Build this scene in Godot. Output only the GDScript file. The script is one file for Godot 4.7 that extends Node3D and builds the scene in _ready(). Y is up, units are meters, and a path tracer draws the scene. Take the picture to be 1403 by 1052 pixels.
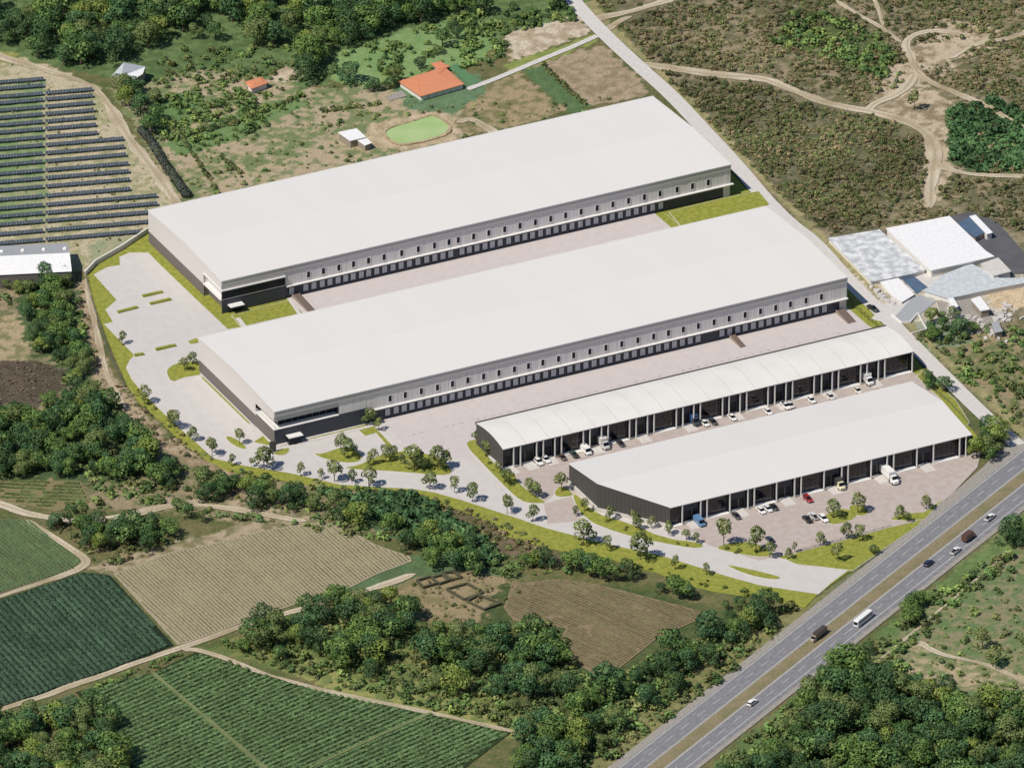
extends Node3D
# An aerial view of a logistics park between a highway, farm fields, groves and scrub. Metres; +x runs along the sheds, +z towards the viewer.

const RIGHT := Vector3(0.8935, 0, 0.4490)      # across the picture, on the ground
const AWAY := Vector3(0.4490, 0, -0.8935)      # into the picture, on the ground
const HW_FROM := Vector3(-97.5, 0, 279.1)       # the highway's near edge line and its direction
const HW_DIR := Vector3(0.8607, 0, -0.5091)
const HW_SIDE := Vector3(0.5091, 0, 0.8607)
const ORDINAL := ["first", "second", "third", "fourth", "fifth", "sixth", "seventh", "eighth", "ninth", "tenth", "eleventh", "twelfth", "thirteenth", "fourteenth", "fifteenth", "sixteenth", "seventeenth", "eighteenth", "nineteenth", "twentieth", "twenty-first", "twenty-second", "twenty-third"]

var rng := RandomNumberGenerator.new()
var taken := {}
var M := {}
var N := FastNoiseLite.new()
var shared := {}


# ---------------------------------------------------------------- helpers

func numbered(called: String) -> String:
	var n: int = taken.get(called, -1) + 1
	taken[called] = n
	return called if n == 0 else "%s_%03d" % [called, n]


func tag(o: Node, label: String, category: String, group := "") -> Node:
	o.set_meta("label", label)
	o.set_meta("category", category)
	if group:
		o.set_meta("group", group)
	return o


func thing(called: String, label: String, category: String, at := Vector3.ZERO, turn := 0.0, group := "") -> Node3D:
	var o := Node3D.new()
	o.name = numbered(called)
	add_child(o)
	o.position = at
	o.rotation.y = turn
	tag(o, label, category, group)
	return o


func begin() -> SurfaceTool:
	var st := SurfaceTool.new()
	st.begin(Mesh.PRIMITIVE_TRIANGLES)
	st.set_color(Color.WHITE)
	return st


func put(called: String, mesh: Mesh, material: Material, parent: Node = self, at := Vector3.ZERO) -> MeshInstance3D:
	var o := MeshInstance3D.new()
	o.mesh = mesh
	o.material_override = material
	o.position = at
	o.name = numbered(called) if parent == self else called
	parent.add_child(o, true)
	return o


func obj(called: String, st: SurfaceTool, material: Material, parent: Node = self) -> MeshInstance3D:
	return put(called, st.commit(), material, parent)


func struct(called: String, st: SurfaceTool, material: Material) -> MeshInstance3D:
	var o := obj(called, st, material)
	o.set_meta("kind", "structure")
	return o


func quad(st: SurfaceTool, a: Vector3, b: Vector3, c: Vector3, d: Vector3) -> void:
	# corners run clockwise as seen from the front
	st.set_normal((c - a).cross(b - a).normalized())
	for p in [a, b, c, a, c, d]:
		st.add_vertex(p)


func tri(st: SurfaceTool, a: Vector3, b: Vector3, c: Vector3) -> void:
	st.set_normal((c - a).cross(b - a).normalized())
	for p in [a, b, c]:
		st.add_vertex(p)


func hexa(st: SurfaceTool, p: Array) -> void:
	# eight corners: bottom ring 0-3 and top ring 4-7, both anticlockwise from above
	quad(st, p[4], p[7], p[6], p[5])
	quad(st, p[0], p[1], p[2], p[3])
	for i in 4:
		var j := (i + 1) % 4
		quad(st, p[i], p[i + 4], p[j + 4], p[j])


func bx(st: SurfaceTool, x0: float, x1: float, y0: float, y1: float, z0: float, z1: float) -> void:
	hexa(st, [Vector3(x0, y0, z1), Vector3(x1, y0, z1), Vector3(x1, y0, z0), Vector3(x0, y0, z0), Vector3(x0, y1, z1), Vector3(x1, y1, z1), Vector3(x1, y1, z0), Vector3(x0, y1, z0)])


func bar(st: SurfaceTool, a: Vector3, b: Vector3, w: float, h: float) -> void:
	# a beam from a to b, w wide and h high, standing on the line a-b
	var s := (b - a).cross(Vector3.UP).normalized() * w / 2
	var u := Vector3.UP * h
	hexa(st, [a - s, a + s, b + s, b - s, a - s + u, a + s + u, b + s + u, b - s + u])


func pole(st: SurfaceTool, a: Vector3, b: Vector3, ra: float, rb: float, sides := 6) -> void:
	var d := (b - a).normalized()
	var u := d.cross(Vector3.RIGHT if absf(d.x) < 0.8 else Vector3.BACK).normalized()
	var v := d.cross(u)
	for i in sides:
		var t0 := TAU * i / sides
		var t1 := TAU * (i + 1) / sides
		var e0 := u * cos(t0) + v * sin(t0)
		var e1 := u * cos(t1) + v * sin(t1)
		quad(st, a + e0 * ra, b + e0 * rb, b + e1 * rb, a + e1 * ra)
		tri(st, b, b + e1 * rb, b + e0 * rb)


func poly2(flat: Array) -> PackedVector2Array:
	var p := PackedVector2Array()
	for i in range(0, flat.size(), 2):
		p.append(Vector2(flat[i], flat[i + 1]))
	return p


func sheet(st: SurfaceTool, p: PackedVector2Array, y: float) -> void:
	st.set_normal(Vector3.UP)
	var t := Geometry2D.triangulate_polygon(p)
	for i in t:
		st.add_vertex(Vector3(p[i].x, y, p[i].y))


func prism(st: SurfaceTool, p: PackedVector2Array, y0: float, y1: float) -> void:
	sheet(st, p, y1)
	if not Geometry2D.is_polygon_clockwise(p):
		p.reverse()
	for i in p.size():
		var a := p[i]
		var b := p[(i + 1) % p.size()]
		quad(st, Vector3(a.x, y0, a.y), Vector3(b.x, y0, b.y), Vector3(b.x, y1, b.y), Vector3(a.x, y1, a.y))


func smooth(p: PackedVector2Array, closed := true, times := 2) -> PackedVector2Array:
	# Chaikin's corner cutting
	for k in times:
		var q := PackedVector2Array()
		var n := p.size()
		if not closed:
			q.append(p[0])
		for i in (n if closed else n - 1):
			var a := p[i]
			var b := p[(i + 1) % n]
			q.append(a.lerp(b, 0.25))
			q.append(a.lerp(b, 0.75))
		if not closed:
			q.append(p[n - 1])
		p = q
	return p


func grown(p: PackedVector2Array, by: float) -> PackedVector2Array:
	var r := Geometry2D.offset_polygon(p, by)
	return r[0] if r.size() else p


func inside(p: Vector2, poly: PackedVector2Array) -> bool:
	return Geometry2D.is_point_in_polygon(p, poly)


func lin(r: int, g: int, b: int) -> Color:
	return Color8(r, g, b).srgb_to_linear()


func noise_texture(freq: float, low: Color, high: Color, octaves := 4, size := 512, at_seed := 1) -> NoiseTexture2D:
	var n := FastNoiseLite.new()
	n.noise_type = FastNoiseLite.TYPE_SIMPLEX_SMOOTH
	n.frequency = freq
	n.fractal_octaves = octaves
	n.seed = at_seed
	var ramp := Gradient.new()
	ramp.offsets = PackedFloat32Array([0.2, 0.8])
	ramp.colors = PackedColorArray([low, high])
	var t := NoiseTexture2D.new()
	t.width = size
	t.height = size
	t.seamless = true
	t.noise = n
	t.color_ramp = ramp
	return t


func mat(called: String, color: Color, rough := 0.8, metal := 0.0, tex: Texture2D = null, scale := 0.1) -> StandardMaterial3D:
	# color is in sRGB, as a colour picker shows it
	var m := StandardMaterial3D.new()
	m.resource_name = called
	m.albedo_color = color
	m.roughness = rough
	m.metallic = metal
	if tex:
		m.albedo_texture = tex
		m.uv1_triplanar = true
		m.uv1_world_triplanar = true
		m.uv1_scale = Vector3.ONE * scale
	M[called] = m
	return m


func tinted(called: String, rough := 0.85, tex: Texture2D = null, scale := 0.1) -> StandardMaterial3D:
	var m := mat(called, Color.WHITE, rough, 0.0, tex, scale)
	m.vertex_color_use_as_albedo = true
	return m


func materials() -> void:
	var fine := noise_texture(0.03, Color(0.86, 0.86, 0.86), Color.WHITE, 5, 512, 3)
	var soft := noise_texture(0.012, Color(0.93, 0.92, 0.92), Color.WHITE, 5, 512, 5)
	var faint := noise_texture(0.012, Color(0.975, 0.974, 0.972), Color.WHITE, 5, 512, 6)
	var blotch := noise_texture(0.02, Color(0.72, 0.74, 0.72), Color.WHITE, 5, 512, 7)
	tinted("earth", 0.95, fine, 0.06).metallic_specular = 0.2
	mat("outer_land", Color8(104, 108, 76), 0.95, 0.0, blotch, 0.004).metallic_specular = 0.2
	mat("asphalt", Color8(136, 136, 139), 0.85, 0.0, noise_texture(0.02, Color(0.86, 0.86, 0.87), Color.WHITE, 5, 512, 9), 0.03)
	mat("asphalt_worn", Color8(129, 129, 133), 0.8, 0.0, noise_texture(0.02, Color(0.92, 0.92, 0.92), Color.WHITE, 5, 512, 10), 0.03)
	mat("shade_grey", Color8(92, 93, 96), 0.85, 0.0, soft, 0.02)  # grey that stands in for the shade beside the factory hall
	mat("shoulder", Color8(163, 158, 150), 0.9, 0.0, fine, 0.05)
	mat("road_paint", Color8(215, 215, 212), 0.7, 0.0, blotch, 0.3)
	mat("pavement", Color8(199, 195, 191), 0.85, 0.0, faint, 0.03)
	mat("yard_pavement", Color8(197, 190, 188), 0.85, 0.0, faint, 0.04)
	mat("yard_brown", Color8(184, 173, 166), 0.85, 0.0, noise_texture(0.03, Color(0.95, 0.94, 0.935), Color.WHITE, 5, 512, 11), 0.017)
	mat("concrete_light", Color8(208, 205, 200), 0.85, 0.0, soft, 0.1)
	mat("concrete_road", Color8(206, 202, 197), 0.85, 0.0, noise_texture(0.02, Color(0.955, 0.955, 0.955), Color.WHITE, 5, 512, 13), 0.04)
	mat("joint", Color8(186, 176, 171), 0.9)
	mat("landing_pad", Color8(138, 132, 128), 0.9)
	mat("lawn", Color8(152, 152, 74), 0.95, 0.0, noise_texture(0.02, Color(0.84, 0.89, 0.82), Color.WHITE, 6, 1024, 15), 0.018).metallic_specular = 0.2
	mat("roof_white", Color8(222, 220, 215), 0.7, 0.0, noise_texture(0.006, Color(0.975, 0.975, 0.97), Color.WHITE, 3, 512, 17), 0.02)
	tinted("roof_panel", 0.7)
	mat("wall_light", Color8(211, 207, 205), 0.7)
	tinted("wall_rib", 0.65)
	mat("wall_dark", Color8(112, 106, 105), 0.7)
	mat("wall_black", Color8(56, 60, 72), 0.6)
	mat("wall_slate", Color8(78, 76, 75), 0.7)
	mat("trim_white", Color8(226, 225, 222), 0.6)
	mat("fascia", Color8(190, 188, 185), 0.6)
	mat("gutter", Color8(150, 149, 148), 0.6)
	mat("glass_dark", Color8(30, 36, 46), 0.2).metallic_specular = 0.3
	var g := mat("glass_tint", Color8(20, 28, 40), 0.05)
	g.albedo_color.a = 0.5
	g.transparency = BaseMaterial3D.TRANSPARENCY_ALPHA
	mat("door_panel", Color8(198, 201, 208), 0.6)
	mat("door_seal", Color8(40, 42, 50), 0.8)
	mat("door_black", Color8(24, 25, 30), 0.6)
	mat("frame_grey", Color8(190, 190, 190), 0.6)
	mat("column", Color8(232, 231, 228), 0.6)
	mat("ramp_brown", Color8(118, 103, 95), 0.9, 0.0, fine, 0.2)
	mat("bark", Color8(96, 84, 70), 0.95)
	var leaf := tinted("leaf", 0.6)
	leaf.metallic_specular = 0.3
	leaf.backlight = Color(0.25, 0.3, 0.08)
	var crop := tinted("crop", 0.85)
	crop.metallic_specular = 0.2
	mat("panel_blue", Color8(70, 80, 88), 0.5)
	mat("panel_frame", Color8(150, 156, 160), 0.5, 0.4)
	mat("steel", Color8(130, 132, 134), 0.5, 0.6)
	mat("tyre", Color8(26, 26, 27), 0.9)
	mat("rim", Color8(170, 172, 175), 0.4, 0.7)
	mat("car_glass", Color8(22, 26, 30), 0.06)
	mat("headlight", Color8(235, 236, 230), 0.15)
	mat("taillight", Color8(150, 22, 20), 0.25)
	mat("chassis", Color8(38, 38, 40), 0.8)
	mat("tile_orange", Color8(222, 150, 112), 0.85, 0.0, noise_texture(0.04, Color(0.86, 0.82, 0.8), Color.WHITE, 5, 512, 19), 0.15)
	mat("plaster", Color8(224, 222, 216), 0.85)
	mat("plaster_shade", Color8(150, 140, 128), 0.85)
	mat("sheet_white", Color8(238, 238, 238), 0.6, 0.0, noise_texture(0.02, Color(0.95, 0.953, 0.955), Color.WHITE, 7, 1024, 21), 0.025)
	mat("sheet_stained", Color8(222, 224, 225), 0.85, 0.0, noise_texture(0.011, Color(0.78, 0.79, 0.80), Color.WHITE, 8, 1024, 23), 0.02)
	mat("sheet_bluish", Color8(200, 206, 209), 0.85, 0.0, noise_texture(0.014, Color(0.9, 0.91, 0.92), Color.WHITE, 7, 1024, 25), 0.025)
	mat("sheet_grey", Color8(184, 187, 189), 0.5, 0.1, fine, 0.1)
	mat("roof_blue", Color8(86, 108, 132), 0.5, 0.0, soft, 0.03)
	mat("pond_green", Color8(168, 190, 134), 0.6, 0.0, noise_texture(0.008, Color(0.94, 0.97, 0.9), Color.WHITE, 4, 512, 27), 0.02)
	mat("court_green", Color8(92, 138, 96), 0.9, 0.0, fine, 0.1)
	mat("pipe_grey", Color8(84, 88, 90), 0.7, 0.0, blotch, 0.25)


# ---------------------------------------------------------------- ground

var spread := []

func region(flat: Array, a: Color, b: Color, edge := 3.0, patch := 1.0, coarse := 0.5) -> void:
	# a patch of land: its two soil or grass colours, how ragged its edge is, how mixed they are
	spread.append([poly2(flat), dusty(a), dusty(b), edge, patch, coarse])


func dusty(c: Color) -> Color:
	# dry, pale tones
	var l := c.r * 0.3 + c.g * 0.55 + c.b * 0.15
	var d := c.lerp(Color(l, l, l * 0.92), 0.22) * 1.2
	d.a = 1
	return d


func lay_ground() -> void:
	var step := 1.0
	var a0 := -236.0
	var d0 := -345.0
	var na := 472
	var nd := 700
	var big := FastNoiseLite.new()
	big.seed = 11
	big.frequency = 0.035
	big.fractal_octaves = 3
	var mid := FastNoiseLite.new()
	mid.seed = 12
	mid.frequency = 0.16
	mid.fractal_octaves = 3
	var small := FastNoiseLite.new()
	small.seed = 13
	small.frequency = 0.5
	small.fractal_octaves = 2
	var count := na * nd
	var pos := PackedVector3Array()
	var col := PackedColorArray()
	var nb := PackedFloat32Array()
	var nm := PackedFloat32Array()
	pos.resize(count)
	col.resize(count)
	nb.resize(count)
	nm.resize(count)
	var ca := lin(124, 118, 84)
	var cb := lin(96, 106, 66)
	for j in nd:
		for i in na:
			var p := RIGHT * (a0 + i * step) + AWAY * (d0 + j * step)
			var k := j * na + i
			nb[k] = big.get_noise_2d(p.x, p.z)
			nm[k] = mid.get_noise_2d(p.x, p.z)
			var ns := small.get_noise_2d(p.x, p.z)
			p.y = -0.22 + 0.2 * clampf(nm[k] * 0.9 + ns * 0.7, -1.0, 1.0)
			pos[k] = p
			col[k] = ca.lerp(cb, clampf(0.5 + nb[k] * 0.9 + nm[k] * 0.8 + ns * 0.5, 0, 1))
	for s in spread:
		var poly: PackedVector2Array = s[0]
		var lo := Vector2(1e9, 1e9)
		var hi := -lo
		for q in poly:
			var g := Vector2(q.x * RIGHT.x + q.y * RIGHT.z, q.x * AWAY.x + q.y * AWAY.z)
			lo = lo.min(g)
			hi = hi.max(g)
		var edge: float = s[3]
		for j in range(maxi(0, int((lo.y - edge - d0) / step)), mini(nd, int((hi.y + edge - d0) / step) + 2)):
			for i in range(maxi(0, int((lo.x - edge - a0) / step)), mini(na, int((hi.x + edge - a0) / step) + 2)):
				var k := j * na + i
				var p := pos[k]
				var w := Vector2(p.x + edge * (nm[k] * 1.6 + nb[k] * 0.6), p.z + edge * (nm[(k + 977) % count] * 1.6))
				if Geometry2D.is_point_in_polygon(w, poly):
					var t := clampf(s[5] + nb[k] * 1.1 * s[4] + nm[k] * 1.2 * s[4] + (p.y + 0.22) * 2.0 * s[4], 0, 1)
					col[k] = s[1].lerp(s[2], t)
	var nor := PackedVector3Array()
	nor.resize(count)
	for j in nd:
		for i in na:
			var k := j * na + i
			var da := pos[k + 1].y - pos[k].y if i < na - 1 else 0.0
			var dd := pos[k + na].y - pos[k].y if j < nd - 1 else 0.0
			nor[k] = (Vector3.UP - RIGHT * da / step - AWAY * dd / step).normalized()
	var idx := PackedInt32Array()
	idx.resize((na - 1) * (nd - 1) * 6)
	var n := 0
	for j in nd - 1:
		for i in na - 1:
			var k := j * na + i
			for q in [k, k + na, k + na + 1, k, k + na + 1, k + 1]:
				idx[n] = q
				n += 1
	var arrays := []
	arrays.resize(Mesh.ARRAY_MAX)
	arrays[Mesh.ARRAY_VERTEX] = pos
	arrays[Mesh.ARRAY_NORMAL] = nor
	arrays[Mesh.ARRAY_COLOR] = col
	arrays[Mesh.ARRAY_INDEX] = idx
	var mesh := ArrayMesh.new()
	mesh.add_surface_from_arrays(Mesh.PRIMITIVE_TRIANGLES, arrays)
	put("ground", mesh, M.earth).set_meta("kind", "structure")
	var st := begin()
	quad(st, Vector3(-6000, -0.6, -6000), Vector3(6000, -0.6, -6000), Vector3(6000, -0.6, 6000), Vector3(-6000, -0.6, 6000))
	struct("outer_land", st, M.outer_land)


func slab(called: String, flat: Array, y: float, material: String, round_times := 0) -> MeshInstance3D:
	var st := begin()
	var p := poly2(flat)
	if round_times:
		p = smooth(p, true, round_times)
	prism(st, p, y - 0.5, y)
	return struct(called, st, M[material])


func lawn_island(flat: Array, round_times := 1) -> void:
	# grass inside a concrete kerb
	var p := poly2(flat)
	if round_times:
		p = smooth(p, true, round_times)
	var st := begin()
	prism(st, p, -0.2, 0.17)
	var o := struct("lawn", st, M.concrete_light)
	st = begin()
	prism(st, grown(p, -0.22), 0.0, 0.21)
	obj("grass", st, M.lawn, o)


var ways := []         # lines that plants keep clear of: [points, distance, box]

func keep_clear(p: PackedVector2Array, by: float) -> void:
	var box := Rect2(p[0], Vector2.ZERO)
	for q in p:
		box = box.expand(q)
	ways.append([p, by, box.grow(by)])


func on_way(p: Vector2) -> bool:
	for w in ways:
		if not w[2].has_point(p):
			continue
		for i in w[0].size() - 1:
			if Geometry2D.get_closest_point_to_segment(p, w[0][i], w[0][i + 1]).distance_to(p) < w[1]:
				return true
	return false


func track(flat: Array, width: float, material: Material, y := 0.02, ragged := 1.0, called := "dirt_track") -> void:
	# a worn track that follows a line; its colours vary along it and its edges are uneven
	var p := smooth(poly2(flat), false, 3)
	keep_clear(p, width * 0.5 + 0.5)
	var pts := PackedVector2Array([p[0]])
	for i in range(1, p.size()):
		var steps := maxi(1, int(p[i - 1].distance_to(p[i]) / 2.0))
		for s in steps:
			pts.append(p[i - 1].lerp(p[i], (s + 1.0) / steps))
	var st := begin()
	var last: Array = []
	for i in pts.size():
		var d := (pts[mini(i + 1, pts.size() - 1)] - pts[maxi(i - 1, 0)]).normalized()
		var s := Vector2(-d.y, d.x)
		var row := []
		for k in 5:
			var f := (k - 2) / 2.0
			var taper := clampf(minf(i, pts.size() - 1 - i) / 5.0, 0.12, 1.0)
			var off := f * taper * width / 2 * (1.0 + (ragged * N.get_noise_2d(pts[i].x * 0.5 + k * 40.0, pts[i].y * 0.5) if absf(f) > 0.8 else 0.0))
			var q := pts[i] + s * off
			var rut := lin(212, 200, 178) if k != 2 else lin(184, 170, 144)
			rut = rut.lerp(lin(166, 152, 122), clampf(0.3 + N.get_noise_2d(q.x * 0.8, q.y * 0.8), 0, 1))
			row.append([Vector3(q.x, y, q.y), rut])
		if last.size():
			st.set_normal(Vector3.UP)
			for k in 4:
				for v in [last[k], row[k + 1], last[k + 1], last[k], row[k], row[k + 1]]:
					st.set_color(v[1])
					st.add_vertex(v[0])
		last = row
	struct(called, st, material)


func lane(flat: Array, width: float, material: String, y: float, called: String) -> void:
	var p := smooth(poly2(flat), false, 2)
	keep_clear(p, width * 0.5 + 0.8)
	var st := begin()
	for i in p.size() - 1:
		var d0 := (p[i + 1] - p[maxi(i - 1, 0)]).normalized()
		var d1 := (p[mini(i + 2, p.size() - 1)] - p[i]).normalized()
		var s0 := Vector2(-d0.y, d0.x) * width / 2
		var s1 := Vector2(-d1.y, d1.x) * width / 2
		var a := p[i] - s0
		var b := p[i] + s0
		var c := p[i + 1] + s1
		var e := p[i + 1] - s1
		quad(st, Vector3(a.x, y, a.y), Vector3(e.x, y, e.y), Vector3(c.x, y, c.y), Vector3(b.x, y, b.y))
	struct(called, st, M[material])


# ---------------------------------------------------------------- plants

func leaves(st: SurfaceTool, centre: Vector3, lobes: Array, per_area: float, leaf: float, tones: Array, seed_at: int) -> void:
	# leaf clumps spread over a few overlapping lobes; each clump is a bent leaf-sized face with its own tone
	var r := RandomNumberGenerator.new()
	r.seed = seed_at
	for L in lobes:
		var c: Vector3 = L[0]
		var rad: Vector3 = L[1]
		var tone: Color = tones[r.randi() % tones.size()]
		var n := int(per_area * 4.0 * PI * pow((pow(rad.x * rad.y, 1.6) + pow(rad.x * rad.z, 1.6) + pow(rad.y * rad.z, 1.6)) / 3.0, 0.625))
		for k in n:
			var d := Vector3(r.randfn(), r.randfn() + 0.25, r.randfn()).normalized()
			var depth := 1.0 - 0.3 * r.randf() * r.randf() + 0.08 * r.randfn()
			var p := c + d * rad * depth
			var buried := false
			for K in lobes:
				if K[0] != c and ((p - K[0]) / K[1]).length() < 0.72:
					buried = true
			if buried:
				continue
			var f := (d + Vector3(r.randfn(), r.randfn() + 0.35, r.randfn()) * 0.55).normalized()
			var u := f.cross(Vector3(r.randfn(), r.randfn(), r.randfn())).normalized()
			var v := f.cross(u)
			var s := leaf * r.randf_range(0.6, 1.25)
			var shade := tone * r.randf_range(0.65, 1.4)
			shade.a = 1.0
			st.set_color(shade)
			var nn := (f * 0.55 + d * 0.35 + (p - centre).normalized() * 0.25).normalized()
			var a := p - u * s * 0.62
			var b := p + v * s * 0.42 + f * s * 0.16
			var e := p + u * s * 0.62
			var g := p - v * s * 0.42 + f * s * 0.1
			st.set_normal(nn)
			for q in [a, b, e, a, e, g]:
				st.add_vertex(q)


func crown(seed_at: int, r: float, y0: float, y1: float, count: int, per_area: float, leaf: float, tones: Array) -> ArrayMesh:
	var rr := RandomNumberGenerator.new()
	rr.seed = seed_at * 71 + 5
	var lobes := []
	var mid := (y0 + y1) / 2
	var hy := (y1 - y0) / 2
	lobes.append([Vector3(0, mid + hy * 0.25, 0), Vector3(r * 0.6, hy * 0.75, r * 0.6)])
	for k in count:
		var ang := TAU * (k + rr.randf() * 0.7) / count * 1.0 + rr.randf() * 0.3
		var up := rr.randf_range(-0.8, 0.85)
		var out := rr.randf_range(0.45, 0.86) * r * (1.0 - 0.45 * maxf(up, 0.0))
		var s := rr.randf_range(0.26, 0.5)
		lobes.append([Vector3(cos(ang) * out, mid + up * hy * 0.8, sin(ang) * out), Vector3(r * s, hy * rr.randf_range(0.34, 0.5), r * s)])
	var st := begin()
	leaves(st, Vector3(0, mid - hy * 0.3, 0), lobes, per_area, leaf, tones, seed_at)
	return st.commit()


func trunk_mesh(h: float, r: float, limbs: int, seed_at: int, reach: float) -> ArrayMesh:
	var rr := RandomNumberGenerator.new()
	rr.seed = seed_at
	var st := begin()
	var lean := Vector3(rr.randf_range(-0.06, 0.06), 1, rr.randf_range(-0.06, 0.06)) * h
	pole(st, Vector3(0, -0.5, 0), lean, r, r * 0.55)
	for k in limbs:
		var a := TAU * k / limbs + rr.randf()
		pole(st, lean * rr.randf_range(0.65, 0.95), lean + Vector3(cos(a) * reach, h * rr.randf_range(0.35, 0.7), sin(a) * reach), r * 0.45, r * 0.15, 5)
	return st.commit()


func tree_kinds() -> void:
	var palettes := [
		[lin(86, 115, 65), lin(71, 100, 57), lin(101, 128, 72)],
		[lin(71, 104, 67), lin(63, 94, 61), lin(86, 117, 74)],
		[lin(120, 138, 67), lin(105, 128, 63), lin(133, 146, 76)],
		[lin(95, 123, 65), lin(108, 134, 70), lin(82, 111, 59)],
		[lin(63, 90, 57), lin(71, 98, 61), lin(55, 81, 53)],
		[lin(101, 119, 70), lin(91, 111, 63), lin(112, 125, 76)]]
	var street := [lin(112, 126, 74), lin(124, 136, 80), lin(98, 112, 66), lin(132, 140, 88)]
	shared.forest = []
	for k in 6:
		var r := 3.6 + 0.25 * k
		shared.forest.append([trunk_mesh(3.2, 0.3, 4, k, 1.8), crown(100 + k, r, 1.5, 7.4 + 0.45 * k, 8 + k % 4, 3.6, 0.58, palettes[k])])
	shared.street = []
	for k in 4:
		shared.street.append([trunk_mesh(2.6, 0.14, 4, 40 + k, 0.9), crown(200 + k, 2.0 + 0.2 * k, 1.9, 6.6 + 0.35 * k, 7, 4.5, 0.55, street)])
	shared.bush = []
	for k in 4:
		shared.bush.append(crown(300 + k, 1.0, -0.15, 1.2 + 0.1 * k, 3, 6.0, 0.5, [Color(1, 1, 1), Color(0.8, 0.82, 0.8), Color(1.15, 1.15, 1.1)]))
	var st := begin()
	for k in 9:   # a fan of long fronds
		var a := TAU * k / 9.0 + 0.2 * sin(k * 3.0)
		var d := Vector3(cos(a), 0, sin(a))
		var s := d.cross(Vector3.UP) * 0.13
		var tip := d * 1.0 + Vector3(0, 0.35, 0)
		var knee := d * 0.55 + Vector3(0, 0.55, 0)
		st.set_color(Color(1, 1, 1) * (0.8 + 0.4 * fmod(k * 0.37, 1.0)))
		quad(st, -s * 0.4, knee - s, knee + s, s * 0.4)
		tri(st, knee - s, tip, knee + s)
	shared.tuft = st.commit()


func tree(called: String, kind: Array, at: Vector2, height: float, spread_by: float, label: String, group := "") -> Node3D:
	var key := "proto_" + called + str(kind[1].get_instance_id())
	var t: Node3D
	if not shared.has(key):
		t = Node3D.new()
		put("trunk", kind[0], M.bark, t)
		put("crown", kind[1], M.leaf, t)
		shared[key] = t
	else:
		t = shared[key].duplicate()
	t.name = numbered(called)
	add_child(t)
	t.position = Vector3(at.x, 0, at.y)
	t.rotation.y = rng.randf() * TAU
	var full: float = kind[1].get_aabb().end.y
	t.scale = Vector3(height / full * spread_by, height / full, height / full * spread_by)
	tag(t, label, "tree", group)
	return t


var wild := []        # every tree of the groves: [place, height, grove]

func grove(flat: Array, spacing: float, low: float, high: float, label: String, group: String, density := 1.0) -> void:
	var poly := poly2(flat)
	var box := Rect2(poly[0], Vector2.ZERO)
	for p in poly:
		box = box.expand(p)
	var cells := {}
	for y in range(int(box.position.y / spacing) - 1, int(box.end.y / spacing) + 2):
		for x in range(int(box.position.x / spacing) - 1, int(box.end.x / spacing) + 2):
			var p := Vector2((x + 0.5 * (y & 1) + rng.randf_range(-0.38, 0.38)) * spacing, (y + rng.randf_range(-0.38, 0.38)) * spacing)
			if rng.randf() > density * 0.86 or not inside(p, poly) or N.get_noise_2d(p.x * 1.3, p.y * 1.3) < -0.22:
				continue
			var on := p.x * RIGHT.x + p.y * RIGHT.z
			var deep := p.x * AWAY.x + p.y * AWAY.z
			if absf(on) > 218 or absf(deep) > 335:
				continue
			wild.append([p, lerpf(low * 0.75, high * 1.05, rng.randf()), label, group, -deep])


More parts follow.
